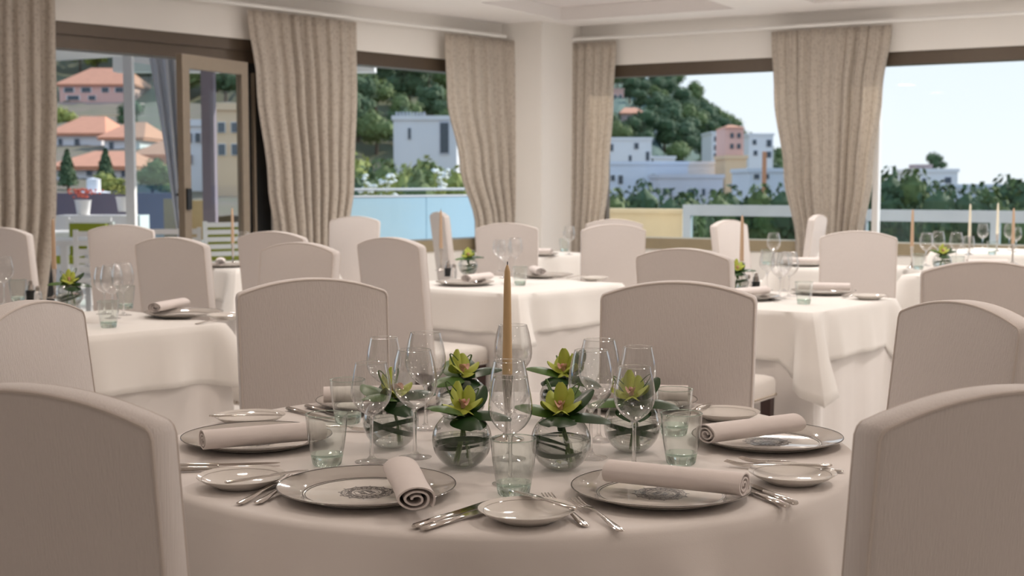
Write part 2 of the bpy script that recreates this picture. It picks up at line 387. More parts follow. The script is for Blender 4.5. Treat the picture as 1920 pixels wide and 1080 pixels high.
# recessed ceiling fill lamps, added to brighten the interior
em, en, eb = newmat('added_lamp_diffuser'); eb.inputs['Emission Color'].default_value = (1, .84, .70, 1); eb.inputs['Emission Strength'].default_value = 4; M['fillemit'] = em
LAMPW = 24.
def lamp(x, y, i, watt, lc):
    r = empty('added_ceiling_lamp', (x, y, CEIL), 0, 'added round fill lamp with white trim in the plain ceiling band', 'ceiling lamp', 'added ceiling fill lamps')
    m = MB(); m.lathe([(.115, -.001), (.13, -.012), (.15, -.008), (.155, 0), (.115, 0)], 28); m.build('trim_ring', 'whitepaint', r)
    m = MB(); m.lathe([(.0, -.004), (.113, -.004), (.113, -.001), (.0, -.001)], 28); m.build('diffuser', 'fillemit', r)
    d = bpy.data.lights.new('added_lamp_light', 'AREA'); d.shape = 'DISK'; d.size = .26; d.energy = watt; d.color = lc
    o = bpy.data.objects.new('added_lamp_light', d); COL.objects.link(o); o.parent = r; o.location = (0, 0, -.02)
FILL_LAMPS = [(RD*u + RO - RN*v) for v in (2.65, 5.05, 7.45, 10.2, 12.6, 15.0, 17.4) for u in (-1.6, 1.2, 4.0, 6.8, 9.6)]
def inside(p):
    return (LO-p).dot(LN) > .6 and p.y > -6 and (p-PB[1]).x > .5 and p.x < 10
for i, p in enumerate(FILL_LAMPS):
    v = (RO-p).dot(RN); back = v < 9
    if inside(p): lamp(p.x, p.y, i, 24 if back else (13 if v < 11 else 4 if v < 13.4 else 2.5), (1, .94, .89) if back else (1, .86, .76))
# ================================================================== CHAIRS
CT = .054                                           # back thickness
def chair_outline(inset=0., n=14):
    hw_t, hw_b, zb, zs, za = .206-inset, .199-inset, .385+inset, 1.003-inset, 1.042-inset
    pts = [(-hw_b, zb), (hw_b, zb), (hw_b+.5*(hw_t-hw_b), (zb+zs)/2), (hw_t, zs-.012), (hw_t-.003, zs-.002)]
    R = (hw_t**2 + (za-zs)**2)/(2*(za-zs)); a = math.asin((hw_t-.008)/R)
    for i in range(n+1):
        t = a - 2*a*i/n; pts.append((R*math.sin(t), za-R+R*math.cos(t)))
    pts += [(-hw_t+.003, zs-.002), (-hw_t, zs-.012), (-hw_b-.5*(hw_t-hw_b), (zb+zs)/2)]
    return pts
def lean(p): return (p[0], p[1] - (p[2]-.45)*.125 + .045, p[2])
def make_chair():
    r = empty('dining_chair')
    rings = []
    for y, ins in ((-CT, .010), (-CT+.003, .003), (-CT+.009, 0), (-.009, 0), (-.003, .003), (0, .010)):
        rings.append([lean((x, y, z)) for x, z in chair_outline(ins)])
    m = MB(); m.loft(rings); bk = m.build('backrest', 'chair', r, ang=35)
    for y in (-CT+.002, -.002):
        m = MB(); m.tube([lean((x, y, z)) for x, z in chair_outline(.004)[1:]] + [lean((-.195, y, .389))], .0028, 6); m.build('piping', 'piping', bk)
    # seat cushion: rounded block, a little wider at the front
    def sring(z, ins):
        pts = []; cr = .03
        for cx, cy, a0 in ((.21-ins-cr, .44-ins-cr, 0), (-.21+ins+cr, .44-ins-cr, 90), (-.197+ins+cr, -.0+ins+cr, 180), (.197-ins-cr, -.0+ins+cr, 270)):
            for k in range(5):
                a = math.radians(a0 + 22.5*k); pts.append((cx+cr*math.cos(a), cy+cr*math.sin(a), z))
        return pts
    m = MB(); m.loft([sring(.395, .004), sring(.40, 0), sring(.462, 0), sring(.478, .006), sring(.488, .03), sring(.492, .08)]); st = m.build('seat', 'seat', r, ang=60)
    m = MB()
    for k in range(34):
        for s in (-1, 1):
            if k < 22: c = (s*(.1985+.0125*k/22), .02+.40*k/21, .408)
            else: c = (s*(.012+.185*(k-22)/11.), .4415, .408)
            m.loft([[(c[0]+.005*q*math.cos(PI/3*j), c[1]+.005*q*math.sin(PI/3*j)*1, c[2]+.005*h) for j in range(6)] for q, h in ((.3, -1), (1, -.3), (1, .3), (.3, 1))])
    m.build('nailhead_trim', 'nail', st)
    for sx_, y in ((-1, .40), (1, .40)):
        m = MB(); m.loft([[(sx_*.18+a*h, y+b*h, z) for a, b in ((-1, -1), (1, -1), (1, 1), (-1, 1))] for z, h in ((0, .015), (.40, .023))]); m.build('leg', 'legwood', r, smooth=False)
    for sx_ in (-1, 1):
        m = MB(); m.loft([[(sx_*.172+a*h, y0+b*h, z) for a, b in ((-1, -1), (1, -1), (1, 1), (-1, 1))] for z, h, y0 in ((0, .015, -.075), (.39, .023, -.02))]); m.build('leg', 'legwood', r, smooth=False)
    return r
CH = make_chair()
def chair(x, y, f, label, group='white upholstered dining chairs'):
    return place(CH, (x, y, 0), math.atan2(-f[0], f[1]), label, 'chair', group)
chair(-.604, 1.745, (.34, .94), 'large off-white chair back cropped in the front left corner')
chair(.61, 1.735, (-.34, .94), 'large off-white chair back cropped in the front right corner')
chair(-1.014, 2.91, (.985, -.17), 'shiny ribbed off-white chair at the left side of the round table')
chair(0.950, 2.904, (-.94, -.34), 'ribbed off-white chair at the right side of the round table')
chair(-.53, 3.58, (.30, -.95), 'off-white chair behind the round table left of the candle')
chair(.428, 3.47, (-.245, -.97), 'off-white chair behind the round table right of the candle')
chair(.715, 5.36, (.54, .84), 'shaded mauve chair back left of the right hand square table, nailed seat showing')
chair(1.87, 7.2, (-.25, -.97), 'pale chair facing the camera behind the right hand square table')
chair(1.586, 4.472, (.25, .97), 'shaded chair back at the right edge behind the ribbed right chair')
chair(-.55, 6.44, (.62, .78), 'chair seen from behind at the left edge of the middle square table')
chair(-0.028, 8.759, (.12, .99), 'pale chair in front of the corner column beyond the middle table')
chair(0.636, 8.482, (-.1, .99), 'pale chair right of the corner column beyond the middle table')
chair(0.738, 9.681, (.0, 1), 'chair almost hidden behind the pale chair right of the column')
chair(-0.609, 12.078, (.93, .37), 'narrow chair in side view by the blue balustrade window')
chair(1.567, 9.368, (.75, -.66), 'sunlit white chair with a candle in front, by the sea view window')
chair(2.47, 11.0, (-.88, .47), 'brightest sunlit white chair against the wide right curtains')
chair(-2.950, 7.837, (.42, .91), 'pale chair at the far left edge in front of the left curtain')
chair(-1.614, 6.454, (.40, .92), 'pale chair behind the left square table, in front of the open door')
chair(-2.443, 8.390, (.0, 1.), 'shaded chair just left of the open terrace door leaf')
chair(-1.277, 7.256, (.35, .94), 'chair half hidden below the door side curtain')
chair(-.955, 5.80, (-.50, -.86), 'pale chair behind the left chair of the round table')
chair(-1.245, 10.419, (-.25, -.97), 'pale chair under the window left of the blue balustrade')
# ================================================================== TABLES AND CLOTHS
TZ = .75
TC = Vector((-.02, 2.78, 0)); TR = .73
t = empty('round_table', TC, 0, 'round dining table in the foreground hidden under a white cloth', 'table')
m = MB(); m.lathe([(0, TZ-.035), (TR-.012, TZ-.035), (TR-.012, TZ-.004), (0, TZ-.004)], 64); m.build('tabletop', 'tablewood', t)
m = MB(); m.lathe([(0, 0), (.34, 0), (.34, .03), (.06, .08), (.05, .60), (.2, .71), (0, .71)], 24); m.build('pedestal', 'tablewood', t)
N = 180; rings = []
def fold(a, k):
    return .028*k*(math.sin(9*a+.6) + .5*math.sin(17*a+1.9) + .25*math.sin(31*a))
for z, dr, k in ((TZ-.06, .005, 0),):
    pass
prof = [(.0, TZ, 0), (.35, TZ, 0), (.62, TZ, 0), (TR-.02, TZ, 0), (TR-.006, TZ-.002, 0), (TR+.003, TZ-.010, .02), (TR+.006, TZ-.03, .10), (TR+.012, TZ-.08, .5), (TR+.02, TZ-.15, .85), (TR+.026, TZ-.20, .9), (TR+.03, TZ-.245, 1.0)]
for rr, z, k in prof:
    rings.append([(max(rr, .0005)*math.cos(2*PI*j/N) + (fold(2*PI*j/N, k))*math.cos(2*PI*j/N), max(rr, .0005)*math.sin(2*PI*j/N) + fold(2*PI*j/N, k)*math.sin(2*PI*j/N), z) for j in range(N)])
m = MB(); m.loft(rings, cap=False); o = m.build('tablecloth', 'cloth', ang=180); o.location = TC
tag(o, 'white cloth on the round foreground table falling in soft folds', 'tablecloth')

def sq_cloth(name, side, ztop, drop, cdrop, flare, mt, seed, rz, c, label, group=None):
    rnd = random.Random(seed); h = side/2; per = []          # perimeter samples: point, outward dir, distance to the corner
    n = 26; cr = .018
    corners = [(h, h), (-h, h), (-h, -h), (h, -h)]
    for q in range(4):
        a = Vector(corners[q]); b = Vector(corners[(q+1) % 4]); d = (b-a).normalized(); nn = Vector((d.y, -d.x))
        if nn.dot(a+b) < 0: nn = -nn
        for i in range(n):
            s = (i+.0)/n; s = .5-.5*math.cos(PI*s) if True else s
            p = a.lerp(b, s); dist = min(s, 1-s)*side
            wgt = math.exp(-(dist/.03)**2); dg = (a if s < .5 else b).normalized()
            out = (nn*(1-wgt) + dg*wgt).normalized(); pp = p - dg*cr*wgt*.8
            sgn = 1 if s < .5 else -1
            per.append((pp, out, dist, q, s))
    ph = [rnd.uniform(0, 6.28) for _ in range(4)]
    rings = [[(p.x*k, p.y*k, ztop) for p, *_ in per] for k in (.02, .5, .97)]
    rings.append([(p.x, p.y, ztop-.001) for p, *_ in per])
    nz = 9
    for i in range(1, nz+1):
        t = i/nz; ring = []
        for p, out, dist, q, s in per:
            cf = math.exp(-(dist/.055)**2); pull = math.exp(-((dist-.125)/.045)**2)
            dep = (drop + cdrop*max(0., 1-dist/.17)**1.2)*t
            fl = .006 + t*flare*(.35 + .9*cf*2.0) - t*flare*1.1*pull + t*.010*math.sin(s*19+ph[q])*(1-cf) + t*.006*math.sin(s*37+ph[q]*2)
            ring.append((p.x+out.x*max(fl, .003), p.y+out.y*max(fl, .003), ztop-dep if ztop-dep > .004 else .004))
        rings.append(ring)
    m = MB(); m.loft(rings, cap=False); o = m.build(name, mt, ang=75); o.location = c; o.rotation_euler = (0, 0, rz)
    md = o.modifiers.new('thick', 'SOLIDIFY'); md.thickness = .0015; md.offset = 1
    return tag(o, label, 'tablecloth', group)
TABLES = {}
def sq_table(key, x, y, side, ang, phrase, seed, drop=.2, cdrop=.1):
    c = Vector((x, y, 0)); TABLES[key] = (c, side, phrase)
    t = empty('square_table', c, ang, 'square dining table under white cloths, ' + phrase, 'table', 'square dining tables')
    m = MB(); m.box((0, 0, TZ-.03), (side-.02, side-.02, .03)); m.build('tabletop', 'tablewood', t, smooth=False)
    for a in (-1, 1):
        for b in (-1, 1):
            m = MB(); m.box((a*(side/2-.12), b*(side/2-.12), (TZ-.045)/2), (.05, .05, TZ-.045)); m.build('leg', 'tablewood', t, smooth=False)
    sq_cloth('under_tablecloth', side, TZ-.004, TZ-.01, 0, .03, 'cloth3', seed, ang, c, 'floor length white under cloth, ' + phrase)
    sq_cloth('over_tablecloth', side+.012, TZ, drop, cdrop, .075, 'cloth2', seed+50, ang, c, 'short white top cloth with hanging corners, ' + phrase)
A45 = math.radians(47)
A52 = math.radians(52)
sq_table('T2', -1.72, 5.19, .85, A45, 'left table behind the ribbed chair', 1, drop=.22, cdrop=.03)
sq_table('T4', -.053, 7.245, .95, A52, 'middle table straight behind the candle', 2, drop=.20, cdrop=.06)
sq_table('T5', 1.195, 6.27, .92, A52, 'right table behind the napkins', 3, drop=.21, cdrop=.17)
sq_table('T3', -1.77, 9.0, .8, A45, 'table by the open terrace door', 4)
sq_table('T7', .15, 10.4, .75, A45, 'small table by the corner column', 5)
sq_table('T8', 2.2, 8.8, .7, A45, 'table in front of the wide curtains', 6)
sq_table('T6', 2.97, 8.0, .9, A45, 'bright table at the right edge with brown candles', 7)
sq_table('T9', 4.0, 10.75, .9, A45, 'sunlit table at the right window with white candles', 8)
# ================================================================== TABLEWARE PROTOTYPES
def lathe_thing(name, prof, mt, n=48):
    m = MB(); m.lathe(prof, n); return m.build(name, mt, ang=50)
def make_charger():
    r = empty('charger_plate')
    R = .158
    prof = [(.0, .004), (.108, .004), (.113, .0055)]
    m = MB(); m.lathe(prof + [(.113, .003), (0, .0015)], 64); m.build('well', 'china', r)
    m = MB(); m.lathe([(.113, .0055), (.118, .009), (.135, .0135), (.154, .0185), (R, .0195), (R+.0005, .0185), (.152, .0155), (.12, .006), (.10, .0), (.09, .0), (.09, .002), (.112, .003), (.113, .0055)], 64); m.build('rim', 'rimchina', r)
    m = MB()
    for rr, z in ((.1125, .0058), (.1085, .0046)):
        m.lathe([(rr-.0006, z), (rr+.0006, z), (rr+.0006, z+.0004), (rr-.0006, z+.0004), (rr-.0006, z)], 64)
    m.build('rim_line', 'line', r)
    m = MB(); m.lathe([(.1565, .0197), (.1578, .0201), (.1583, .0195)], 64); m.build('edge_line', 'line', r)
    # round ornamental crest: rings, scrolls, shield and leaf points as thin raised print
    m = MB(); z = .0042
    def pl(pts, w, closed=False):
        P = [Vector((x, y, z)) for x, y in pts]
        if closed: P.append(P[0]); P.append(P[1])
        rings = []
        for i, p in enumerate(P):
            t = (P[min(i+1, len(P)-1)]-P[max(i-1, 0)]).normalized(); n_ = Vector((-t.y, t.x, 0))*w/2
            rings.append([p-n_, p+n_, p+n_+Vector((0, 0, .0003)), p-n_+Vector((0, 0, .0003))])
        m.loft(rings)
    def circ(R_, w, sc=0, k=12): pl([((R_+sc*math.sin(k*a))*math.cos(a), (R_+sc*math.sin(k*a))*math.sin(a)) for a in [2*PI*i/72 for i in range(72)]], w, True)
    circ(.0445, .0022, .0016, 16); circ(.040, .0010); circ(.022, .0010, .001, 8)
    for k in range(12):
        a0 = 2*PI*k/12
        for s in (-1, 1):
            pts = []
            for i in range(22):
                q = i/21; rr = .0062*(1-q*.85); an = s*q*2.2*2*PI/1.4 + a0
                cx, cy = .0315*math.cos(a0+s*.1), .0315*math.sin(a0+s*.1)
                pts.append((cx+rr*math.cos(an), cy+rr*math.sin(an)))
            pl(pts, .0013)
        pl([(.0445*math.cos(a0), .0445*math.sin(a0)), (.051*math.cos(a0), .051*math.sin(a0))], .0022)
    for sgn in (-1, 1):
        for q in range(4):
            pl([(sgn*.002*(q+1)*1.6, -.016+q*.002), (sgn*(.004+.003*q), 0), (sgn*.002*(q+1), .014-q*.002)], .0016)
    pl([(-.012, .012), (0, .016), (.012, .012), (.011, -.004), (0, -.017), (-.011, -.004)], .0018, True)
    m.build('crest', 'crest', r, smooth=False)
    return r
def make_bread():
    m = MB(); m.lathe([(0, .005), (.035, .0055), (.052, .009), (.068, .0155), (.078, .021), (.080, .0215), (.0802, .0205), (.070, .0135), (.050, .004), (.044, .0), (.040, 0), (.038, .003), (0, .003)], 56)
    r = empty('bread_plate'); m.build('dish', 'china', r)
    m = MB(); m.lathe([(.0705, .0172), (.0712, .0178), (.0719, .0172)], 56); m.build('rim_line', 'rimchina', r)
    return r
def make_napkin(L=.25, R=.0295):
    r = empty('rolled_napkin'); pts_o = []; turns = 2.6; n = 70; th = .0032
    outer, inner = [], []
    for i in range(n+1):
        q = i/n; a = q*turns*2*PI; rr = .0065 + (R-.0065)*q
        sx_, sz_ = 1.18, .78
        w = 1 + .05*math.sin(3*a+1)
        outer.append((rr*math.cos(a)*sx_*w, rr*math.sin(a)*sz_)); inner.append(((rr-th)*math.cos(a)*sx_*w, (rr-th)*math.sin(a)*sz_))
    prof = outer + inner[::-1]; zmin = min(p[1] for p in prof)
    rings = []
    for k in range(9):
        y = L*(k/8-.5); s = 1 + .03*math.sin(k*.9); rings.append([(x*s, y, z-zmin) for x, z in prof])
    m = MB(); k = len(prof); vs = [p for rg in rings for p in rg]; fs = []
    for i in range(8):
        for j in range(k): a, b = i*k+j, i*k+(j+1) % k; fs.append((a, b, b+k, a+k))
    for base in (0, 8*k):
        for j in range(n): fs.append((base+j, base+j+1, base+k-2-j, base+k-1-j))
    m.add(vs, fs); m.build('linen_roll', 'napkin', r, ang=50)
    return r
def sweep_flat(path, wid, th):
    """path: list of (y,z); flat bar with given widths and thicknesses"""
    rings = []
    for (y, z), w, t in zip(path, wid, th):
        rings.append([(w/2*math.cos(a), y, z+t/2*math.sin(a)) for a in [2*PI*j/10 for j in range(10)]])
    m = MB(); m.loft(rings); return m
def make_fork(L=.205):
    r = empty('dinner_fork')
    p = [(0, .003), (.004, .003), (.03, .004), (.08, .008), (.115, .010), (.135, .009), (.145, .007), (.150, .006)]
    m = sweep_flat(p, [.008, .016, .015, .008, .0065, .012, .022, .024], [.003, .004, .004, .004, .0045, .003, .0025, .0025]); m.build('handle', 'steel', r)
    for x in (-.009, -.003, .003, .009):
        m = MB(); m.tube([(x, .148, .006), (x*1.02, .165, .0045), (x*1.0, .185, .006), (x*.97, L, .010)], .0019, 6, [1, 1, .9, .5]); m.build('tine', 'steel', r)
    return r
def make_knife(L=.215):
    r = empty('table_knife')
    m = sweep_flat([(0, .005), (.006, .005), (.05, .005), (.095, .005), (.10, .005)], [.010, .016, .0145, .011, .009], [.006, .009, .009, .007, .004]); m.build('handle', 'steel', r)
    rings = []
    for y, w0, w1, t in ((.098, -.005, .006, .003), (.11, -.006, .011, .0022), (.15, -.006, .012, .002), (.19, -.006, .010, .0018), (L-.006, -.005, .004, .0014), (L, -.003, -.002, .001)):
        rings.append([(w0, y, .005-t/2), (w1, y, .0045), (w1, y, .0052), (w0, y, .005+t/2)])
    m = MB(); m.loft(rings); m.build('blade', 'steel', r, ang=25)
    return r
def make_butter(L=.165):
    r = empty('butter_knife')
    m = sweep_flat([(0, .003), (.005, .003), (.04, .003), (.075, .0035), (.085, .0035)], [.008, .014, .012, .007, .007], [.004, .005, .005, .004, .003]); m.build('handle', 'steel', r)
    m = sweep_flat([(.083, .0035), (.095, .004), (.12, .004), (.15, .0035), (L, .003)], [.008, .016, .019, .016, .004], [.003, .002, .0016, .0014, .001]); m.build('blade', 'steel', r)
    return r
def make_spoon():
    r = empty('dessert_spoon')
    m = sweep_flat([(0, .003), (.005, .003), (.05, .006), (.10, .009), (.125, .006)], [.007, .014, .009, .006, .008], [.003, .004, .004, .004, .003]); m.build('handle', 'steel', r)
    m = sweep_flat([(.122, .006), (.132, .004), (.15, .002), (.168, .004), (.178, .007)], [.008, .024, .034, .026, .004], [.003, .004, .004, .004, .002]); m.build('bowl', 'steel', r)
    return r
def make_wine(name, H, rb, rr, stem, base=.034):
    r = empty(name); hb = H - stem
    prof = [(.0035, stem-.001), (.010, stem+.0015)] + [(rb*w, stem+hb*q) for q, w in ((.06, .42), (.14, .66), (.24, .85), (.34, .96), (.44, 1.0), (.56, .985), (.70, .93), (.85, .85))] + [(rr, H)]
    m = MB(); m.lathe(prof, 44); bw = m.build('bowl', 'thin', r, ang=180)
    m = MB(); m.lathe([(rr-.0009, H), (rr-.0003, H+.0007), (rr+.0004, H), (rr-.0003, H-.0007), (rr-.0009, H)], 44); m.build('rim', 'glass', bw)
    m = MB(); m.lathe([(.0005, .0), (base*.98, .0), (base, .0010), (base*.8, .0024), (.010, .006), (.0048, .013), (.0036, .03), (.0034, stem-.02), (.0042, stem-.006), (.0075, stem-.001), (.0005, stem+.001)], 32); m.build('stem_and_foot', 'glass', r, ang=60)
    return r
def make_tumbler():
    r = empty('water_tumbler'); H = .100
    m = MB(); m.lathe([(.0318, .022), (.0342, .035), (.0366, .052), (.0397, .08), (.0408, H)], 44); w = m.build('wall', 'greenthin', r, ang=180)
    m = MB(); m.lathe([(.0398, H), (.0406, H+.0009), (.0413, H), (.0406, H-.0009), (.0398, H)], 44); m.build('rim', 'green_glass', w)
    m = MB(); m.lathe([(.0005, 0), (.026, 0), (.0285, .003), (.0320, .0225), (.0300, .0228), (.024, .018), (.0005, .0155)], 44); m.build('thick_base', 'green_glass', r, ang=50)
    return r
def make_candle(H, r0, mt, hold=.14):
    r = empty('taper_candle')
    m = MB(); m.lathe([(0.0004, hold-.004), (r0, hold-.004), (r0*.98, hold+.02), (r0*.72, hold+H*.8), (r0*.58, hold+H*.94), (r0*.30, hold+H*.985), (.0012, hold+H), (.0004, hold+H)], 20); wx = m.build('wax', mt, r)
    m = MB(); m.tube([(0, 0, hold+H-.002), (.0006, 0, hold+H+.007)], .0011, 6); m.build('wick', 'black', wx)
    return r
def make_holder(hold=.14):
    r = empty('candle_holder'); m = MB(); n = 40; rings = []
    for rr, z in ((.0005, 0), (.036, 0), (.036, .003), (.015, .008), (.0065, .016), (.005, .03), (.0055, .05), (.0075, .09), (.0105, hold-.012), (.0125, hold), (.0105, hold), (.0100, hold-.006), (.0005, hold-.006)):
        rings.append([((rr+(.0007 if (j % 4 < 2 and .03 < z < hold-.001) else 0))*math.cos(2*PI*j/n), (rr+(.0007 if (j % 4 < 2 and .03 < z < hold-.001) else 0))*math.sin(2*PI*j/n), z) for j in range(n)])
    m.loft(rings, cap=False); m.build('fluted_stem', 'steel', r, ang=30); return r
BR = .058
def make_bowl(seed):
    rnd = random.Random(seed); r = empty('glass_bowl'); cz = BR*.93
    def sph(R, a0, a1, n): return [(R*math.sin(a0+(a1-a0)*i/n), cz-R*math.cos(a0+(a1-a0)*i/n)) for i in range(n+1)]
    A0, A1 = math.radians(22), math.radians(142)
    m = MB(); m.lathe([(.0005, .0006)] + [(x, max(z, .0006)) for x, z in sph(BR, A0, A1, 24)], 44); g = m.build('glass_wall', 'thin', r, ang=60)
    xr, zr = sph(BR, A0, A1, 24)[-1]
    m = MB(); m.lathe([(xr-.0012, zr), (xr, zr+.0012), (xr+.0012, zr), (xr, zr-.0012), (xr-.0012, zr)], 44); m.build('rim', 'glass', g)
    zl = cz + BR*.12; aw = math.acos((cz-zl)/(BR-.0019))
    wp = [(.0005, .0047)] + [(x, max(z, .0047)) for x, z in sph(BR-.0019, A0, aw, 16)] + [(.0005, zl)]
    m = MB(); m.lathe(wp, 40); m.build('water', 'water', r, ang=50)
    # leaf ribbons wound inside the wall
    for q in range(2):
        a0 = rnd.uniform(0, 6.28); til = rnd.uniform(.25, .45)*(1 if q else -1); path = []; wd = []; nm = []
        for i in range(34):
            a = a0 + i/33*5.2; zz = cz - .008 + BR*til*math.sin(a-a0+.6)*.8; R_ = math.sqrt(max(1e-6, (BR-.0055)**2 - (zz-cz)**2))
            path.append((R_*math.cos(a), R_*math.sin(a), zz)); wd.append(.0115*math.sin(PI*min(max(i/33, .04), .96))**.5); nm.append((0, 0, 1))
        m = MB(); m.strip(path, wd, nm); m.build('leaf_ribbon', 'leaf', r)
    return r
def petal(m, L, Wd, base, az, tilt, curl, cup=.25, n=8):
    """pointed oval petal starting at base, direction az (around z), rising by tilt, curling"""
    rings = []; p = Vector(base); an = tilt; side = Vector((-math.sin(az), math.cos(az), 0))
    for i in range(n+1):
        q = i/n; w = Wd*math.sin(PI*min(max(q*.90+.06, 0), 1))**.62; d = Vector((math.cos(az)*math.cos(an), math.sin(az)*math.cos(an), math.sin(an)))
        up = side.cross(d)*-1; up = d.cross(side)*-1
        row = []
        for s in (-1, -.5, 0, .5, 1): row.append(p + side*(w/2*s) + up*(-cup*w*(s*s))*-1)
        th = up*.0006; rings.append(row + [x-th for x in row[::-1]])
        p = p + d*(L/n); an += curl/n
    m.loft(rings); return m
def make_orchid(seed, face, lean_=0.):
    rnd = random.Random(seed); r = empty('orchid_bloom'); z0 = .102
    for k in range(3):                                     # stems down into the water
        a = rnd.uniform(0, 6.28); e_ = Vector((.02*math.cos(a), .02*math.sin(a), .014)); t_ = Vector((.004*math.cos(a+2), .004*math.sin(a+2), z0))
        m = MB(); m.tube([e_, e_.lerp(t_, .5)+Vector((.003, 0, 0)), t_], .0026, 7); m.build('stem', 'stem', r)
    m = MB(); m.lathe([(.0005, z0-.03), (.006, z0-.028), (.009, z0-.012), (.011, z0), (.0005, z0+.004)], 12); m.build('bound_stalk', 'leaf', r)
    # broad dark leaves under the flower
    for k, (az, L, W_, ti, cu) in enumerate(((face+1.35, .090, .066, .42, -.95), (face-1.35, .086, .064, .50, -.95), (face+.1, .066, .066, .15, -1.0), (face+PI, .075, .055, .6, -.5), (face+2.3, .075, .05, .75, -.4))):
        m = MB(); petal(m, L*1.12, W_*1.12, (0, 0, z0), az+rnd.uniform(-.45, .45), ti+rnd.uniform(-.2, .25), cu, .18); m.build('leaf', 'leaf' if k % 2 == 0 else 'leaf2', r)
    c = Vector((.006*math.cos(face), .006*math.sin(face), z0+.012))
    for k, (da, L, W_, ti, cu) in enumerate(((1.2, .046, .036, .50, -.2), (-1.2, .046, .036, .50, -.2), (2.5, .048, .034, 1.0, -.1), (-2.3, .046, .034, 1.05, -.1), (PI+.2, .056, .028, 1.35, .25), (0.15, .034, .032, .05, -.2))):
        m = MB(); petal(m, L, W_, c, face+da+rnd.uniform(-.3, .3), ti+rnd.uniform(-.22, .22), cu, .3); m.build('petal', 'petal', r)
    m = MB(); petal(m, .026, .020, c+Vector((0, 0, .006)), face, .75, -1.3, -.5); m.build('lip', 'lip', r)
    m = MB(); m.tube([c+Vector((0, 0, .004)), c+Vector((.006*math.cos(face), .006*math.sin(face), .018)), c+Vector((.012*math.cos(face), .012*math.sin(face), .020))], .005, 8, [1, .9, .5]); m.build('column', 'lip', r)
    for k in range(2):                                     # looped grass blades
        a = face + rnd.uniform(1.2, 2.6)*(1 if k else -1); path = []; wd = []; nm = []; H_ = rnd.uniform(.045, .07)
        for i in range(16):
            q = i/15; path.append((.035*math.cos(a)*math.sin(PI*q*.9) + .01*math.cos(a+1)*q, .035*math.sin(a)*math.sin(PI*q*.9) + .01*math.sin(a+1)*q, z0 + H_*math.sin(PI*q*.75))); wd.append(.006*(1-.7*q)); nm.append((-math.sin(a), math.cos(a), 0))
        m = MB(); m.strip(path, wd, nm); m.build('grass_blade', 'leaf2', r)
    return r
CHG, BRD, NAP, FRK, KNF, BUT, SPN = make_charger(), make_bread(), make_napkin(), make_fork(), make_knife(), make_butter(), make_spoon()
BIG, SML, TMB = make_wine('wine_glass', .217, .0455, .0335, .098), make_wine('white_wine_glass', .197, .0405, .0310, .092), make_tumbler()
# ================================================================== THE ROUND TABLE'S SETTING
def dirz(a, b): return math.atan2(-(b[0]-a[0]), b[1]-a[1])
RT = 'on the round table'
# charger plates: (x, y, label)
for x, y, l in ((-.257, 2.325, 'crested charger plate front left with a napkin lying lengthwise'), (.262, 2.315, 'crested charger plate front right with its crest in full view'),
                (.540, 2.79, 'crested charger plate at the right end of the round table'), (-.540, 2.79, 'charger plate at the left end of the round table'),
                (-.325, 3.26, 'charger plate at the back left of the round table'), (.30, 3.27, 'charger plate at the back right of the round table')):
    place(CHG, (x, y, TZ), math.atan2(-x, TC.y-y+.0001) if y < 2.6 else (1.4 if x > 0 else -1.4), l, 'plate', 'crested charger plates')
NZ = TZ + .0202
for a, b, z, l in (((-.203, 2.375), (-.157, 2.135), NZ, 'rolled napkin lying lengthwise on the front left charger'), ((.172, 2.345), (.395, 2.235), NZ, 'long rolled napkin lying across the front right charger'),
                ((.405, 2.70), (.600, 2.82), NZ, 'rolled napkin on the right end charger behind a tumbler'), ((-.615, 2.63), (-.395, 2.735), NZ, 'rolled napkin on the left end charger'),
                ((-.450, 3.20), (-.215, 3.23), NZ, 'rolled napkin on the back left charger'), ((.19, 3.25), (.42, 3.22), NZ, 'rolled napkin on the back right charger')):
    c = ((a[0]+b[0])/2, (a[1]+b[1])/2, z); place(NAP, c, dirz(a, b), l, 'napkin', 'rolled napkins')
for x, y, l in ((.024, 2.145, 'small bread plate at the very front of the round table'), (-.492, 2.39, 'small bread plate beside the front left chair'), (.516, 2.42, 'small bread plate beside the front right chair'),
                (-.600, 3.02, 'small bread plate at the back left edge of the round table'), (.497, 3.075, 'small bread plate with a spoon at the back right edge')):
    place(BRD, (x, y, TZ), 0, l, 'plate', 'bread plates')
def cut(proto, handle, tip, z, l, cat, tilt=0.):
    o = place(proto, (handle[0], handle[1], z), dirz(handle, tip), l, cat, 'cutlery on the round table')
    if tilt: o.rotation_euler = (tilt, 0, dirz(handle, tip))
    return o
Z0 = TZ + .0012
cut(KNF, (-.156, 2.082), (-.030, 2.262), Z0, 'left one of two knives right of the front left charger', 'knife')
cut(KNF, (-.142, 2.070), (-.008, 2.242), Z0, 'right one of two knives right of the front left charger', 'knife')
cut(FRK, (.118, 2.095), (.047, 2.335), Z0, 'inner fork half under the front bread plate', 'fork')
cut(FRK, (.172, 2.062), (.083, 2.325), Z0, 'outer fork between the front bread plate and charger', 'fork')
cut(FRK, (-.466, 2.24), (-.376, 2.525), Z0, 'fork with its handle end left of the front left charger', 'fork')
cut(FRK, (-.437, 2.245), (-.355, 2.51), Z0, 'fork with tines showing behind the front left charger', 'fork')
cut(KNF, (.484, 2.235), (.405, 2.43), Z0, 'outer knife right of the front right charger', 'knife')
cut(KNF, (.466, 2.215), (.39, 2.41), Z0, 'inner knife right of the front right charger', 'knife')
cut(FRK, (.60, 2.475), (.415, 2.565), Z0, 'fork behind the right bread plate', 'fork')
cut(FRK, (.63, 2.50), (.44, 2.60), Z0, 'second fork behind the right bread plate', 'fork')
cut(KNF, (-.66, 2.505), (-.45, 2.535), Z0, 'knife in front of the left charger', 'knife')
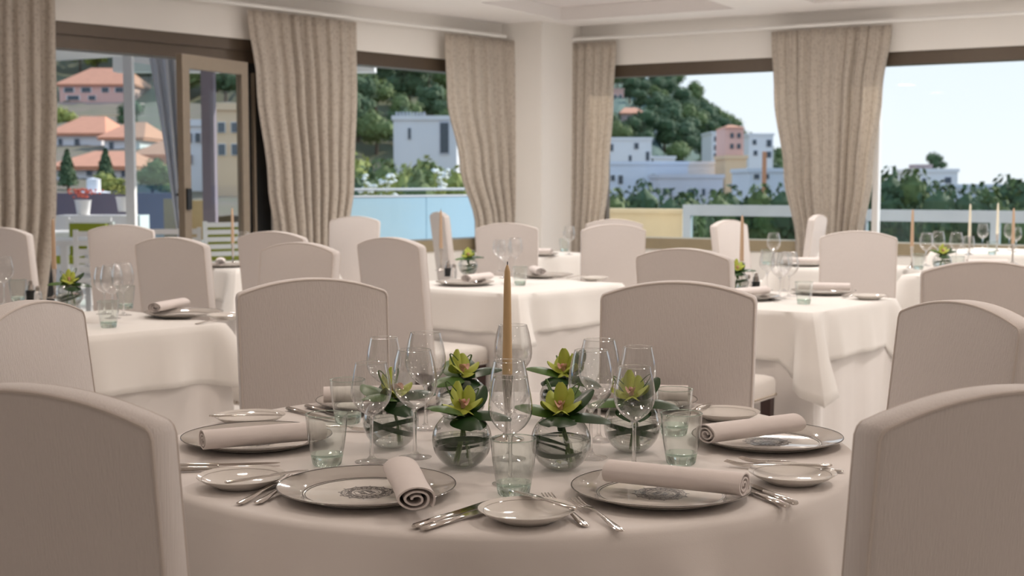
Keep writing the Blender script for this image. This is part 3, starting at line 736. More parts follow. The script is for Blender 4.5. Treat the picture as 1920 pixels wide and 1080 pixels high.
cut(KNF, (-.665, 2.535), (-.45, 2.565), Z0, 'knife tucked against the left charger', 'knife')
cut(KNF, (-.545, 3.20), (-.40, 3.03), Z0, 'knife at the back left pointing to the tumbler', 'knife')
cut(KNF, (-.505, 3.235), (-.36, 3.06), Z0, 'second knife at the back left, nearer the charger', 'knife')
cut(FRK, (-.50, 2.95), (-.30, 2.92), Z0, 'fork behind the left charger', 'fork')
cut(FRK, (.45, 3.19), (.30, 3.00), Z0, 'fork at the back right behind the tumbler', 'fork')
BZ = TZ + .0222
cut(BUT, (.103, 2.125), (.015, 2.235), BZ-.001, 'butter knife lying on the front bread plate', 'knife')
cut(BUT, (-.505, 2.315), (-.395, 2.40), BZ-.001, 'butter knife lying on the left bread plate', 'knife')
cut(BUT, (.597, 2.455), (.428, 2.455), BZ, 'butter knife lying across the right bread plate', 'knife')
cut(BUT, (-.685, 2.985), (-.52, 2.99), BZ, 'butter knife lying across the back left bread plate', 'knife')
cut(SPN, (.475, 3.16), (.40, 3.00), BZ, 'spoon leaning on the back right bread plate', 'spoon')
# glasses
for p, x, y, l in ((SML, -.277, 2.60, 'front left small wine glass by the green tumbler'), (BIG, -.195, 2.645, 'large wine glass left of the front orchid bowl'),
                   (SML, -.293, 3.03, 'small wine glass at the back left before a chair'), (BIG, -.193, 2.955, 'large wine glass at the back left'),
                   (SML, -.003, 2.405, 'small wine glass in the centre behind the front tumbler'), (SML, -.006, 2.63, 'small wine glass in the centre in front of the candle'),
                   (BIG, .002, 3.115, 'large wine glass behind the candle'), (BIG, .158, 2.64, 'large wine glass right of the front orchid bowl'),
                   (BIG, .186, 2.82, 'large wine glass at the back right'), (SML, .272, 2.86, 'small wine glass at the back right before a chair'), (SML, .236, 2.545, 'small wine glass behind the front right napkin')):
    place(p, (x, y, TZ+.0008), random.uniform(0, 6), l, 'wine glass', 'stemware on the round table')
for x, y, l in ((-.362, 2.575, 'green tinted tumbler at the left by the napkin'), (.003, 2.325, 'green tinted tumbler in the front centre'), (.332, 2.585, 'green tinted tumbler at the right in front of the napkin'),
                (.355, 2.89, 'green tinted tumbler at the back right'), (-.377, 3.03, 'green tinted tumbler at the back left')):
    place(TMB, (x, y, TZ+.0008), random.uniform(0, 6), l, 'tumbler', 'tumblers on the round table')
HOLD = make_holder(); CAND = make_candle(.236, .0108, 'candle')
cx, cy = -.010, 2.83
place(HOLD, (cx, cy, TZ+.0008), 0, 'slender fluted silver candle holder in the centre of the round table', 'candle holder')
place(CAND, (cx, cy, TZ+.0008), 0, 'tall beige taper candle in the middle of the round table', 'candle')
OB = [(-.097, 2.555, -1.25, 1, 'front left'), (.094, 2.535, -1.75, 2, 'front right'), (-.252, 2.745, -.6, 3, 'left'), (.246, 2.705, -1.9, 4, 'right'), (-.118, 3.05, -1.0, 5, 'back left'), (.122, 3.06, -2.0, 6, 'back right')]
for x, y, f, sd_, w in OB:
    b = make_bowl(sd_); place(b, (x, y, TZ+.0006), 0, 'round glass bowl of water with leaf ribbons, %s of the ring' % w, 'glass bowl', 'flower bowls on the round table')
    q = make_orchid(sd_+20, f); place(q, (x, y, TZ+.0006), 0, 'yellow green orchid with dark leaves, %s bowl of the ring' % w, 'flower', 'orchids on the round table')
# ================================================================== BACKGROUND TABLE SETTINGS
FC = {'a': make_candle(.24, .0115, 'candle_far'), 'b': make_candle(.25, .0115, 'candle_white')}
SHK = empty('salt_shaker'); m = MB(); m.lathe([(.0005, 0), (.019, 0), (.020, .01), (.017, .05), (.012, .062), (.0005, .062)], 18); m.build('glass_body', 'glass', SHK); m = MB(); m.lathe([(.0005, .062), (.0125, .062), (.012, .078), (.006, .084), (.0005, .084)], 18); m.build('steel_cap', 'steel', SHK)
PEP = empty('pepper_mill'); m = MB(); m.lathe([(.0005, 0), (.021, 0), (.021, .05), (.0005, .05)], 18); m.build('dark_body', 'black', PEP); m = MB(); m.lathe([(.0005, .0502), (.018, .0502), (.014, .075), (.010, .078), (.009, .092), (.0005, .095)], 18); m.build('steel_cap', 'steel', PEP)
def on(key, px, py, dz=0.):
    p = at_z(px, py, TZ); c, s, _ = TABLES[key]; return (p.x, p.y, TZ+.0025+dz)
KIND = {'plate': (CHG, 'charger plate', 'plate'), 'bread': (BRD, 'small bread plate', 'plate'), 'napkin': (NAP, 'rolled white napkin', 'napkin'), 'big': (BIG, 'large wine glass', 'wine glass'),
        'small': (SML, 'small wine glass', 'wine glass'), 'tumbler': (TMB, 'water tumbler', 'tumbler'), 'salt': (SHK, 'small glass salt shaker', 'shaker'), 'pepper': (PEP, 'dark pepper mill', 'pepper mill'),
        'fork': (FRK, 'fork', 'fork'), 'candle': (FC['a'], 'tan taper candle', 'candle'), 'wcandle': (FC['b'], 'ivory taper candle', 'candle'), 'holder': (HOLD, 'slim silver candle holder', 'candle holder')}
SHORT = {'T2': 'on the left square table', 'T4': 'on the middle square table', 'T5': 'on the right square table', 'T3': 'on the table by the terrace door', 'T7': 'on the small table by the column',
         'T8': 'on the table before the wide curtains', 'T6': 'on the bright right edge table', 'T9': 'on the sunlit table at the right window'}
def item(key, kind, px, py, rz=0., dz=0., extra=''):
    p, nm, cat = KIND[kind]
    return place(p, on(key, px, py, dz), rz, (nm + ' ' + (extra + ' ' if extra else '') + SHORT[key]).strip(), cat, nm + ' set ' + SHORT[key])
def cand(key, kind, px, py, extra=''):
    item(key, 'holder', px, py, extra=extra); item(key, kind, px, py, extra=extra)
def flower(key, px, py, seed, f):
    b = make_bowl(seed); place(b, on(key, px, py), 0, 'small round flower bowl ' + SHORT[key], 'glass bowl'); q = make_orchid(seed+20, f); place(q, on(key, px, py), 0, 'green leaf and orchid posy ' + SHORT[key], 'flower')
# left square table
item('T2', 'plate', 345, 594, .4); item('T2', 'napkin', 318, 589, -.25  , .0185); item('T2', 'bread', 425, 600); item('T2', 'fork', 366, 610, -.5); item('T2', 'tumbler', 204, 615, extra='near the table edge')
item('T2', 'big', 211, 598, extra='left in the cluster of glasses'); item('T2', 'big', 232, 592, extra='right in the cluster of glasses'); item('T2', 'small', 196, 590, extra='in the cluster of glasses'); item('T2', 'tumbler', 236, 580, extra='behind the wine glasses')
flower('T2', 131, 577, 11, -1.2); cand('T2', 'candle', 103, 560); item('T2', 'salt', 72, 572); item('T2', 'pepper', 58, 565); item('T2', 'big', 8, 572, extra='at the picture edge'); item('T2', 'tumbler', 34, 566, extra='at the picture edge')
# middle square table
item('T4', 'plate', 872, 535, .4, extra='at the left'); item('T4', 'napkin', 896, 533, -.5  , .0185, extra='at the left'); item('T4', 'plate', 1024, 521, .4, extra='at the right'); item('T4', 'napkin', 1008, 519, .15  , .0185, extra='at the right'); item('T4', 'bread', 1114, 527)
flower('T4', 878, 517, 12, -1.4); cand('T4', 'candle', 827, 508); item('T4', 'pepper', 840, 519); item('T4', 'salt', 851, 523); item('T4', 'tumbler', 975, 536); item('T4', 'big', 946, 522, extra='in front'); item('T4', 'big', 966, 515, extra='at the back'); item('T4', 'small', 936, 510)
item('T4', 'fork', 1062, 523, -.7)
# right square table
item('T5', 'plate', 1398, 562, .4, extra='at the left'); item('T5', 'napkin', 1403, 562, -.9  , .0185, extra='at the left'); item('T5', 'plate', 1544, 552, .4, extra='at the back'); item('T5', 'napkin', 1545, 552, 1.3  , .0185, extra='at the back'); item('T5', 'bread', 1629, 562)
item('T5', 'tumbler', 1507, 571); item('T5', 'big', 1462, 560, extra='at the left'); item('T5', 'big', 1479, 557, extra='at the right'); item('T5', 'small', 1438, 545, extra='at the left'); item('T5', 'small', 1470, 547, extra='at the right'); cand('T5', 'candle', 1390, 540); flower('T5', 1382, 549, 13, -1.6); item('T5', 'salt', 1402, 546); item('T5', 'pepper', 1417, 547); item('T5', 'fork', 1580, 560, -.7)
# farther tables
cand('T3', 'candle', 437, 495); item('T3', 'plate', 420, 501, .3); item('T3', 'napkin', 414, 501, .2, .0185); item('T3', 'big', 458, 495); item('T3', 'small', 470, 492); item('T3', 'bread', 610, 497)
item('T7', 'big', 1067, 478); item('T7', 'tumbler', 1058, 472); item('T7', 'plate', 1008, 480, .3); item('T7', 'napkin', 1005, 480, 1.2  , .0185)
item('T8', 'plate', 1505, 499, .2); item('T8', 'napkin', 1505, 499, 1.4, .0185); item('T8', 'big', 1450, 499); item('T8', 'tumbler', 1438, 497)
cand('T6', 'candle', 1709, 503, 'at the left corner'); cand('T6', 'candle', 1898, 496, 'at the right'); 
for px, py, ex in ((1736, 499, 'at the left of its row'), (1758, 494, 'in the middle of its row'), (1792, 497, 'at the right of its row')): item('T6', 'big', px, py, extra=ex)
item('T6', 'small', 1815, 500); item('T6', 'tumbler', 1722, 506, extra='by the left candle'); item('T6', 'tumbler', 1795, 512, extra='in front of the flowers'); flower('T6', 1766, 508, 14, -1.5); item('T6', 'plate', 1850, 503, .2); item('T6', 'napkin', 1850, 503, 1.5  , .0185)
cand('T9', 'wcandle', 1817, 478, 'at the left'); cand('T9', 'wcandle', 1869, 472, 'at the right'); item('T9', 'big', 1842, 470, extra='between the candles'); item('T9', 'big', 1892, 470, extra='right of the candles'); item('T9', 'tumbler', 1860, 478); item('T9', 'small', 1905, 474)
# ================================================================== OUTSIDE
M['terrace'] = mat('terrace_paving', (.80, .77, .74), .8, scale=2)
M['bluepanel'] = mat('painted_sky_glass_panel', (.50, .70, .80), .15, var=.03, scale=1.5)  # frosted blue glass with the sky's reflection put into its colour
M['railgrey'] = mat('grey_rail', (.50, .52, .55), .45, scale=5)
M['yellowwall'] = mat('yellow_plaster', (.80, .62, .38), .8, scale=3)
M['violetwall'] = mat('grey_violet_wall', (.24, .20, .24), .8, scale=2)
M['bwhite'] = mat('white_render', (.80, .79, .80), .8, var=.02, scale=.4)
M['bgrey'] = mat('shade_and_trim_grey', (.60, .60, .66), .8, var=.03, scale=.4)  # lower apartment block's shade is in this grey; also window and rail trim
M['bblue'] = mat('shade_blue_render', (.70, .74, .82), .8, var=.03, scale=.4)  # blue shade on the long apartment block is put into this colour
M['bpink'] = mat('pink_render', (.80, .48, .40), .8, var=.04, scale=.4)
M['borange'] = mat('orange_render', (.82, .58, .36), .8, var=.06, scale=.3)
M['bstone'] = mat('rose_stone', (.50, .38, .36), .9, var=.1, scale=.5)
M['roof'] = mat('terracotta_tiles', (.72, .33, .20), .85, var=.12, scale=1.5)
M['winglass'] = mat('dark_window', (.06, .08, .10), .15, scale=3)
M['hill'] = mat('scrub_hillside', (.13, .15, .06), .95, scale=.12, col2=(.16, .12, .09))
M['village'] = mat('rose_brown_slope', (.25, .17, .15), .95, scale=.25, col2=(.13, .14, .06))
M['farhill'] = mat('haze_tinted_mountain', (.13, .18, .18), .95, scale=.03, col2=(.11, .17, .11))  # blue distance haze mixed into the mountain's base colour
M['fol1'] = mat('pine_foliage', (.20, .25, .07), .8, scale=1.2, col2=(.08, .12, .04))
M['fol2'] = mat('dark_foliage', (.10, .16, .06), .8, scale=1.2, col2=(.045, .08, .04))
M['fol3'] = mat('yellow_green_foliage', (.38, .40, .10), .8, scale=1.5, col2=(.19, .22, .05))
M['fol4'] = mat('hedge_foliage', (.06, .12, .03), .8, scale=3, col2=(.02, .05, .015))
M['trunk'] = mat('tree_trunk', (.12, .08, .05), .9, scale=4)
M['sea'] = mat('blue_sea', (.10, .26, .52), .9, var=.05, scale=.002, spec=0.)
M['ground'] = mat('dry_ground', (.20, .17, .11), .95, scale=.05, col2=(.08, .10, .05))
M['greencush'] = mat('lime_cushion', (.36, .40, .03), .8, scale=20)
M['beigecush'] = mat('beige_cushion', (.62, .47, .25), .8, scale=20)
M['redflower'] = mat('red_blossom', (.62, .14, .10), .7, scale=20)
M['paleflower'] = mat('white_blossom', (.85, .86, .80), .7, scale=20)
M['crane'] = mat('orange_steel', (.75, .34, .18), .6, scale=5)
GZ = -9.
m = MB(); m.box((0, 5000, -32), (30000, 36000, 1)); struct(m.build('ground_sea', 'sea', smooth=False))
m = MB(); m.loft([[(x, y, z) for x, y in ((-400, 14), (60, 14), (75, 60), (40, 420), (-400, 420))] for z in (-31, GZ)]); struct(m.build('ground_land', 'ground', smooth=False))
GG = -3.2
m = MB(); m.loft([[(x, y, z) for x, y in ((-60, 16.5), (62, 12), (62, 85), (-40, 85))] for z in (GZ-.5, GG)]); struct(m.build('ground_garden', 'ground', smooth=False))
# terrace slabs outside the two walls
m = MB(); wbox(m, LO, LD, LN, -5, 20, TH+.001, 6.2, -.16, -.01); struct(m.build('ground_terrace', 'terrace', smooth=False))
m = MB(); wbox(m, RO, RD, RN, -.5, 20, TH+.001, 2.3, -.16, -.02); struct(m.build('ground_balcony', 'terrace', smooth=False))
# balustrade seen through the middle window
b = empty('glass_balustrade', (0, 0, 0), 0, 'glass balustrade, sky reflection painted pale blue, slim rails, outside the middle window', 'balustrade')
nb = 2.4; u0, u1 = u_at(LO+LN*nb, LD, 940), u_at(LO+LN*nb, LD, 640); um = (u0+u1)/2
for a_, b_ in ((u0, um-.01), (um+.01, u1)):
    m = MB(); wbox(m, LO, LD, LN, a_, b_, nb, nb+.02, 0, 1.12); m.build('panel', 'bluepanel', b, smooth=False)
for z in (1.13, 1.22):
    m = MB(); p = LO + LN*(nb+.01); m.tube([p+LD*u0+Vector((0, 0, z)), p+LD*u1+Vector((0, 0, z))], .018); m.build('rail', 'railgrey', b)
# railings in front of the sea view windows
def railing(px0, px1, nn, top, label):
    r = empty('terrace_railing', (0, 0, 0), 0, label, 'railing'); O = RO + RN*nn; a, b_ = u_at(O, RD, px0), u_at(O, RD, px1)
    m = MB(); wbox(m, O, RD, RN, a, b_, -.04, .04, top-.13, top); m.build('top_rail', 'railgrey', r, smooth=False)
    k = max(1, round((b_-a)/1.9))
    for i in range(k+1):
        u = a+.05+(b_-a-.1)*i/k; m = MB(); wbox(m, O, RD, RN, u-.05, u+.05, -.04, .04, 0, top-.13); m.build('post', 'railgrey', r, smooth=False)
        if i < k:
            m = MB(); wbox(m, O, RD, RN, u+.05, a+.05+(b_-a-.1)*(i+1)/k-.05, -.006, .006, .06, top-.13); m.build('pane', 'tintpane', r, smooth=False)
railing(1282, 1600, 1.6, 1.04, 'grey railing with tinted glass below the hillside view')
railing(1610, 2150, 1.75, 1.0, 'grey railing with tinted glass below the sea view')
O = RO + RN*1.7; a, b_ = u_at(O, RD, 1085), u_at(O, RD, 1279)
m = MB(); wbox(m, O, RD, RN, a, b_, 0, .25, 0, .93); wbox(m, O, RD, RN, a-.02, b_+.02, -.03, .28, .93, .98); tag(m.build('parapet', 'yellowwall', smooth=False), 'low sunlit yellow parapet outside the window right of the column', 'parapet')
# --------------- vegetation
def blob_tree(name, seed, rx, rz_, trunk, fm, leaves=900, leaf=.5, shape='round'):
    rnd = random.Random(seed); r = empty(name); m = MB(); lumps = []
    for k in range(7):
        a = rnd.uniform(0, 6.28); q = rnd.uniform(.2, .62)
        lumps.append((Vector((rx*q*math.cos(a), rx*q*math.sin(a), trunk + rz_*rnd.uniform(.45, 1.5))), rnd.uniform(.42, .62)))
    for k in range(leaves):
        if shape == 'cone':
            h = rnd.random()**.8; a = rnd.uniform(0, 6.28); rr = rx*(1-h)**.8*(.55+.5*rnd.random())
            p = Vector((rr*math.cos(a), rr*math.sin(a), trunk+2*rz_*h)); nrm = Vector((math.cos(a), math.sin(a), .4))
        else:
            c, s = rnd.choice(lumps); d = Vector((rnd.gauss(0, 1), rnd.gauss(0, 1), rnd.gauss(0, 1))).normalized()
            p = c + Vector((d.x*rx*s, d.y*rx*s, d.z*rz_*s))*(.85+.2*rnd.random()); nrm = d
        nrm = (nrm + Vector((rnd.uniform(-.6, .6), rnd.uniform(-.6, .6), rnd.uniform(-.3, .7)))).normalized()
        u = nrm.orthogonal().normalized(); w = nrm.cross(u); an = rnd.uniform(0, 6.28); u, w = u*math.cos(an)+w*math.sin(an), w*math.cos(an)-u*math.sin(an)
        L = leaf*rnd.uniform(.6, 1.3); m.add([p-u*L*.5, p+w*L*.32+nrm*L*.1, p+u*L*.5, p-w*L*.32], [(0, 1, 2, 3)])
    m.build('foliage', fm, r, smooth=False)
    m = MB()
    for c, s in (lumps if shape != 'cone' else []):
        m.lathe([(.01, -rz_*s*.8), (rx*s*.7, -rz_*s*.35), (rx*s*.8, 0), (rx*s*.65, rz_*s*.45), (.01, rz_*s*.8)], 8, c)
    if shape == 'cone': m.lathe([(.01, trunk), (rx*.7, trunk+.1*rz_), (rx*.5, trunk+rz_*.9), (.01, trunk+rz_*1.9)], 8)
    m.build('inner_foliage', fm, r)
    m = MB(); m.tube([(0, 0, -.3), (.05*rx, 0, trunk*.6), (0, 0, trunk+rz_*.6)], .08*rx+.03, 7, [1, .8, .5]); m.build('trunk', 'trunk', r)
    return r
TP = [blob_tree('pine_tree', 31, 3.2, 2.4, 1.6, 'fol1'), blob_tree('oak_tree', 32, 2.9, 2.5, 1.2, 'fol2'), blob_tree('olive_tree', 33, 2.5, 2.0, .9, 'fol3', 700)]
# left hillside and right hand mountain: terrain sheets with real depth
def terrain(name, pxs, D0, D1, ztop, mt, base, seed, nx=60, ny=16, rough=1.2, ex=.85):
    rnd = random.Random(seed); grid = []
    for j in range(ny+1):
        t_ = j/ny; D = D0+(D1-D0)*t_
        for i in range(nx+1):
            px = pxs[0]+(pxs[1]-pxs[0])*i/nx; X = (px-960)/FPX*D; zt = ztop(px)
            z = base + (zt-base)*(t_**ex) + rnd.uniform(-rough, rough)*(.3+t_) ; grid.append((X, D, z))
    fs = [(j*(nx+1)+i, j*(nx+1)+i+1, (j+1)*(nx+1)+i+1, (j+1)*(nx+1)+i) for j in range(ny) for i in range(nx)]
    m = MB(); m.add(grid, fs); o = m.build(name, mt, ang=180); struct(o)
    def height(px, t_): return base + (ztop(px)-base)*(t_**ex)
    return height
def interp(tab):
    def f(x):
        for (a, b), (c, d) in zip(tab, tab[1:]):
            if x <= c: return b + (d-b)*(max(x, a)-a)/(c-a)
        return tab[-1][1]
    return f
zl = lambda py, D: CAMZ + (343-py)/FPX*D
HL = interp([(-400, zl(0, 260)), (300, zl(10, 260)), (700, zl(40, 260)), (860, zl(60, 260)), (1000, zl(120, 260)), (1120, zl(260, 260))])
hL = terrain('ground_hillside', (-400, 1120), 120, 260, HL, 'hill', GZ, 3)
HRt = interp([(900, zl(60, 420)), (1150, zl(118, 420)), (1212, zl(143, 420)), (1260, zl(172, 420)), (1300, zl(205, 420)), (1340, zl(232, 420)), (1400, zl(282, 420)), (1450, zl(312, 420)), (1520, zl(345, 420)), (1640, zl(352, 420))])
hR = terrain('ground_mountain', (900, 1640), 190, 420, HRt, 'farhill', GZ-2, 4, rough=1.6)
rt = random.Random(99)
TL = {0: ('green pine tree on the far hillside', 'hillside pine trees'), 1: ('dark round tree on the far hillside', 'hillside dark trees'), 2: ('yellow green tree on the far hillside', 'hillside yellow green trees')}
def tree(k, loc, s, label=None, group=None):
    o = place(TP[k], loc, rt.uniform(0, 6.28), label or TL[k][0], 'tree', group or TL[k][1]); o.scale = (s, s, s*rt.uniform(.85, 1.15)); return o
def hilltree(hf, px, t_, D0, D1, k, s):
    D = D0+(D1-D0)*t_; X = (px-960)/FPX*D; tree(k, (X, D, hf(px, t_)-.4*s), s)
hV = terrain('ground_village', (-400, 560), 45, 170, lambda px: zl(192, 168), 'village', .2, 5, rough=.12, ex=1.5)
placed = []
def scatter(n, lo, hi, hf, D0, D1, t0, t1, kinds, s0, s1):
    k = 0
    while k < n:
        k += 1; px = rt.uniform(lo, hi); t_ = rt.uniform(t0, t1); s = rt.uniform(s0, s1); D = D0+(D1-D0)*t_; X = (px-960)/FPX*D
        if 1125 < px < 1236 and 278 < D < 318 or 1120 < px < 1175 and 318 < D < 348: continue
        if 85 < px < 275 and D < 193: continue
        if any((X-a)**2+(D-b)**2 < (2.4*(s+c))**2 for a, b, c in placed): continue
        placed.append((X, D, s)); hilltree(hf, px, t_, D0, D1, rt.choice(kinds), s)
scatter(420, 95, 480, hL, 120, 260, .42, .80, (0, 0, 1, 1, 2), .7, 1.3)
scatter(330, 650, 880, hL, 120, 260, .25, 1.0, (0, 0, 1, 1, 2), .7, 1.3)
scatter(480, 1130, 1470, hR, 190, 420, .30, 1.0, (0, 1, 1), .8, 1.5)
def gtree(k, px, pytop, D, wpx, label, group):
    """a garden tree standing on the lower garden with its crown top at the given height"""
    p = at_d(px, pytop, D); H_ = (6.0, 6.0, 4.6)[k]; R_ = (3.2, 2.9, 2.5)[k]
    o = place(TP[k], (p.x, D, GG-.02), rt.uniform(0, 6.28), label, 'tree', group); s = wpx/2*D/FPX/R_; o.scale = (s, s, (p.z-GG)/H_); return o
# --------------- buildings: at pixel rectangles of the photo, each at its own distance
def building(px0, px1, py0, py1, D, depth, mt, label, wins=(), roof=None, rz=0., name='house', floor=None, ww=None):
    a = at_d(px0, py1, D); b_ = at_d(px1, py0, D); w = b_.x-a.x; h = b_.z-a.z; cx_ = (a.x+b_.x)/2
    r = empty(name, (cx_, D+depth/2, a.z), rz, label, 'building'); ext = 12. if floor is None else floor
    m = MB(); m.box((0, 0, (h-ext)/2), (w, depth, h+ext)); m.build('wall', mt, r, smooth=False)
    k = FPX/D
    for wn in wins:
        x0, y0, x1, y1 = wn[:4]; X0, X1 = (x0-px0)/k-w/2, (x1-px0)/k-w/2; Z0_, Z1 = (py1-y1)/k, (py1-y0)/k
        m = MB(); m.box(((X0+X1)/2, -depth/2-.02, (Z0_+Z1)/2), (X1-X0, .12, Z1-Z0_)); wo_ = m.build('window', 'whitepaint' if mt != 'bwhite' else 'bgrey', r, smooth=False)
        m = MB(); m.box(((X0+X1)/2, -depth/2-.06, (Z0_+Z1)/2), ((X1-X0)*.86, .10, (Z1-Z0_)*.9)); m.build('pane', 'winglass', wo_, smooth=False)
    if roof:
        ov = .5; rh = roof; m = MB(); rr = [[(x*(w/2+ov), y*(depth/2+ov), h) for x, y in ((-1, -1), (1, -1), (1, 1), (-1, 1))], [(x*w*.25, y*.1, h+rh) for x, y in ((-1, -1), (1, -1), (1, 1), (-1, 1))]]
        m.loft(rr); ro = m.build('roof', 'roof', r, smooth=False)
        m = MB(); m.box((0, 0, h-.1), (w+.8, depth+.8, .22)); m.build('eaves', 'roof', ro, smooth=False)
    else:
        m = MB(); m.box((0, 0, h+.12), (w+.25, depth+.25, .3)); m.build('parapet_coping', mt, r, smooth=False)
    return r
# through the terrace door
building(112, 246, 158, 192, 175, 12, 'bpink', 'wide hillside villa with a shallow terracotta roof', [(120, 164, 140, 174), (152, 164, 172, 174), (190, 164, 205, 174), (215, 164, 232, 174), (125, 179, 150, 188), (165, 179, 180, 188)], 2.6)
building(60, 262, 196, 214, 168, 4, 'bstone', 'long rose stone retaining wall below the villa', name='retaining_wall')
building(150, 225, 220, 240, 150, 8, 'borange', 'small ochre building halfway up the slope', [(160, 226, 168, 234), (200, 226, 210, 234)])
building(100, 190, 250, 285, 110, 9, 'bwhite', 'white town house with a terracotta roof left of the white post', [(110, 260, 118, 272), (140, 260, 150, 272)], 1.6)
building(196, 262, 258, 292, 105, 9, 'bwhite', 'white town house half behind the white post', [(205, 266, 214, 280)], 1.4)
building(104, 242, 312, 350, 75, 8, 'bwhite', 'low white house with a long terracotta roof and red framed window', [(163, 318, 174, 330), (205, 318, 213, 332), (228, 318, 236, 332)], .95)
building(262, 312, 290, 345, 85, 8, 'bpink', 'orange pink house right of the white post', [(270, 302, 282, 316), (290, 302, 300, 316)], 1.0)
cyp = blob_tree('cypress_tree', 41, .62, 1.05, .1, 'fol2', 700, .22, 'cone')
for px, py, l in ((127, 352, 'left dark cypress in front of the low white house'), (199, 350, 'right dark cypress in front of the low white house')):
    p = at_d(px, py, 66); o = place(cyp, p, 0, l, 'tree', 'cypresses'); o.scale = (.95, .95, .85)
p = at_d(125, 232, 140); tree(2, (p.x, p.y, p.z-2.2), .75, 'yellow green tree below the villa, left side of the door view', 'door view trees')
p = at_d(240, 225, 140); tree(1, (p.x, p.y, p.z-1.6), .6, 'dark tree beside the white post in the door view', 'door view trees')
for px, py, k, s in ((205, 352, 2, .5), (285, 350, 0, .5), (310, 352, 2, .45)):
    p = at_d(px, py, 55); tree(k, (p.x, p.y, .45), s*.6, ['round green shrub below the cypresses', 'shrub right of the white post', 'last shrub before the open door leaf'][(205, 285, 310).index(px)], 'door view shrubs')
# chimney with a white hat
p = at_d(176, 366, 40); c = empty('chimney_pot', p, 0, 'white chimney with a round hat in front of the low white house', 'chimney')
m = MB(); m.lathe([(.28, -1), (.28, -.02), (.55, .02), (.55, .08), (.2, .14), (.2, .48), (.01, .52)], 18); m.build('stack', 'bwhite', c)
# terrace wall, planters, furniture
def gbox(px0, px1, py0, py1, D, th, mt, name, label, cat):
    a = at_d(px0, py1, D); b_ = at_d(px1, py0, D); m = MB(); m.box(((a.x+b_.x)/2, D+th/2, (a.z+b_.z)/2), (b_.x-a.x, th, b_.z-a.z)); return tag(m.build(name, mt, smooth=False), label, cat)
gbox(40, 330, 362, 440, 19.5, .3, 'violetwall', 'terrace_wall', 'dark violet grey wall closing the terrace', 'wall')
def pot(px, py, D, s, fm, label):
    p = at_d(px, py, 17.3); p.y = 17.52; p.z += .004; r = empty('flower_pot', p, 0, label, 'flower pot'); m = MB(); m.lathe([(.01, 0), (.13*s, 0), (.17*s, .3*s), (.19*s, .32*s), (.16*s, .32*s), (.01, .28*s)], 18); m.build('pot', 'whitepaint', r)
    m = MB(); q = random.Random(int(px))
    for k in range(60):
        d = Vector((q.gauss(0, .13), q.gauss(0, .13), .38+q.random()*.18))*s; m.lathe([(.001, -.03*s), (.035*s, 0), (.001, .03*s)], 5, d)
    m.build('blossoms', fm, r); return r
lg = gbox(105, 262, 404, 530, 17.3, .45, 'whitepaint', 'planter_ledge', 'low white ledge carrying the flower pots on the terrace', 'ledge')
pot(146, 404, 17.5, .6, 'redflower', 'white pot of red flowers on the terrace'); pot(224, 398, 17.5, .6, 'fol3', 'white pot with a leafy plant on the terrace')
def ttable(x, y, rz, label):
    r = empty('terrace_table', (x, y, 0), rz, label, 'table', 'terrace tables'); m = MB(); m.box((0, 0, .72), (.9, .9, .05)); m.build('tabletop', 'whitepaint', r, smooth=False)
    for a in (-1, 1):
        for b2 in (-1, 1): m = MB(); m.box((a*.38, b2*.38, .35), (.06, .06, .70)); m.build('leg', 'whitepaint', r, smooth=False)
def tchair(x, y, rz, label, cush=None):
    r = empty('terrace_chair', (x, y, 0), rz, label, 'chair', 'terrace chairs')
    m = MB(); m.box((0, 0, .42), (.52, .5, .04)); m.build('seat', 'whitepaint', r, smooth=False)
    for z in (.52, .60, .68, .76, .84): m = MB(); m.box((0, -.24, z), (.52, .03, .05)); m.build('back_slat', 'whitepaint', r, smooth=False)
    for a in (-1, 1):
        m = MB(); m.box((a*.25, -.24, .44), (.04, .04, .88)); m.build('leg', 'whitepaint', r, smooth=False); m = MB(); m.box((a*.25, .22, .32), (.04, .04, .64)); m.build('leg', 'whitepaint', r, smooth=False)
        m = MB(); m.box((a*.25, 0, .65), (.05, .5, .03)); m.build('armrest', 'whitepaint', r, smooth=False)
    if cush:
        m = MB(); m.box((0, .01, .48), (.46, .44, .08)); m.build('seat_cushion', cush, r, smooth=False); m = MB(); m.box((0, -.19, .68), (.44, .08, .36)); m.build('back_cushion', cush, r, smooth=False)
def tp(px, D): return (px-960)/FPX*D
for px, D, l in ((125, 15.4, 'white terrace table left, seen through the door'), (195, 13.4, 'white terrace table nearest the door'), (430, 17.8, 'white terrace table seen through the door leaf')): ttable(tp(px, D), D, .3, l)
for px, D, rz, l, cu in ((150, 14.4, 2.9, 'white slatted terrace chair with lime cushions', 'greencush'), (40, 13.8, .1, 'white slatted terrace chair by the left curtain', None), (175, 16.6, .1, 'white slatted terrace chair under the red flowers', None), (205, 12.3, .1, 'white slatted terrace chair nearest the doorway', None), (415, 15.0, .5, 'white terrace chair with lime cushions seen through the open door leaf', 'greencush'), (325, 12.9, .2, 'white terrace chair beside the door handle', None)): tchair(tp(px, D), D, rz, l, cu)
p = at_d(318, 414, 16.6); sf = empty('terrace_sofa', (p.x, 16.6, 0), 0, 'terrace sofa with an upright beige back cushion left of the door handle', 'sofa')
m = MB(); m.box((0, 0, .2), (.9, .8, .4)); m.build('base', 'whitepaint', sf, smooth=False)
m = MB(); m.box((0, -.02, .47), (.86, .76, .14)); m.build('seat_cushion', 'beigecush', sf, smooth=False)
m = MB(); m.box((0, .36, .78), (.30, .12, .64)); m.build('back_cushion', 'beigecush', sf, smooth=False)
m = MB(); m.box((.32, .36, .78), (.30, .12, .60)); m.build('back_cushion', 'beigecush', sf, smooth=False)
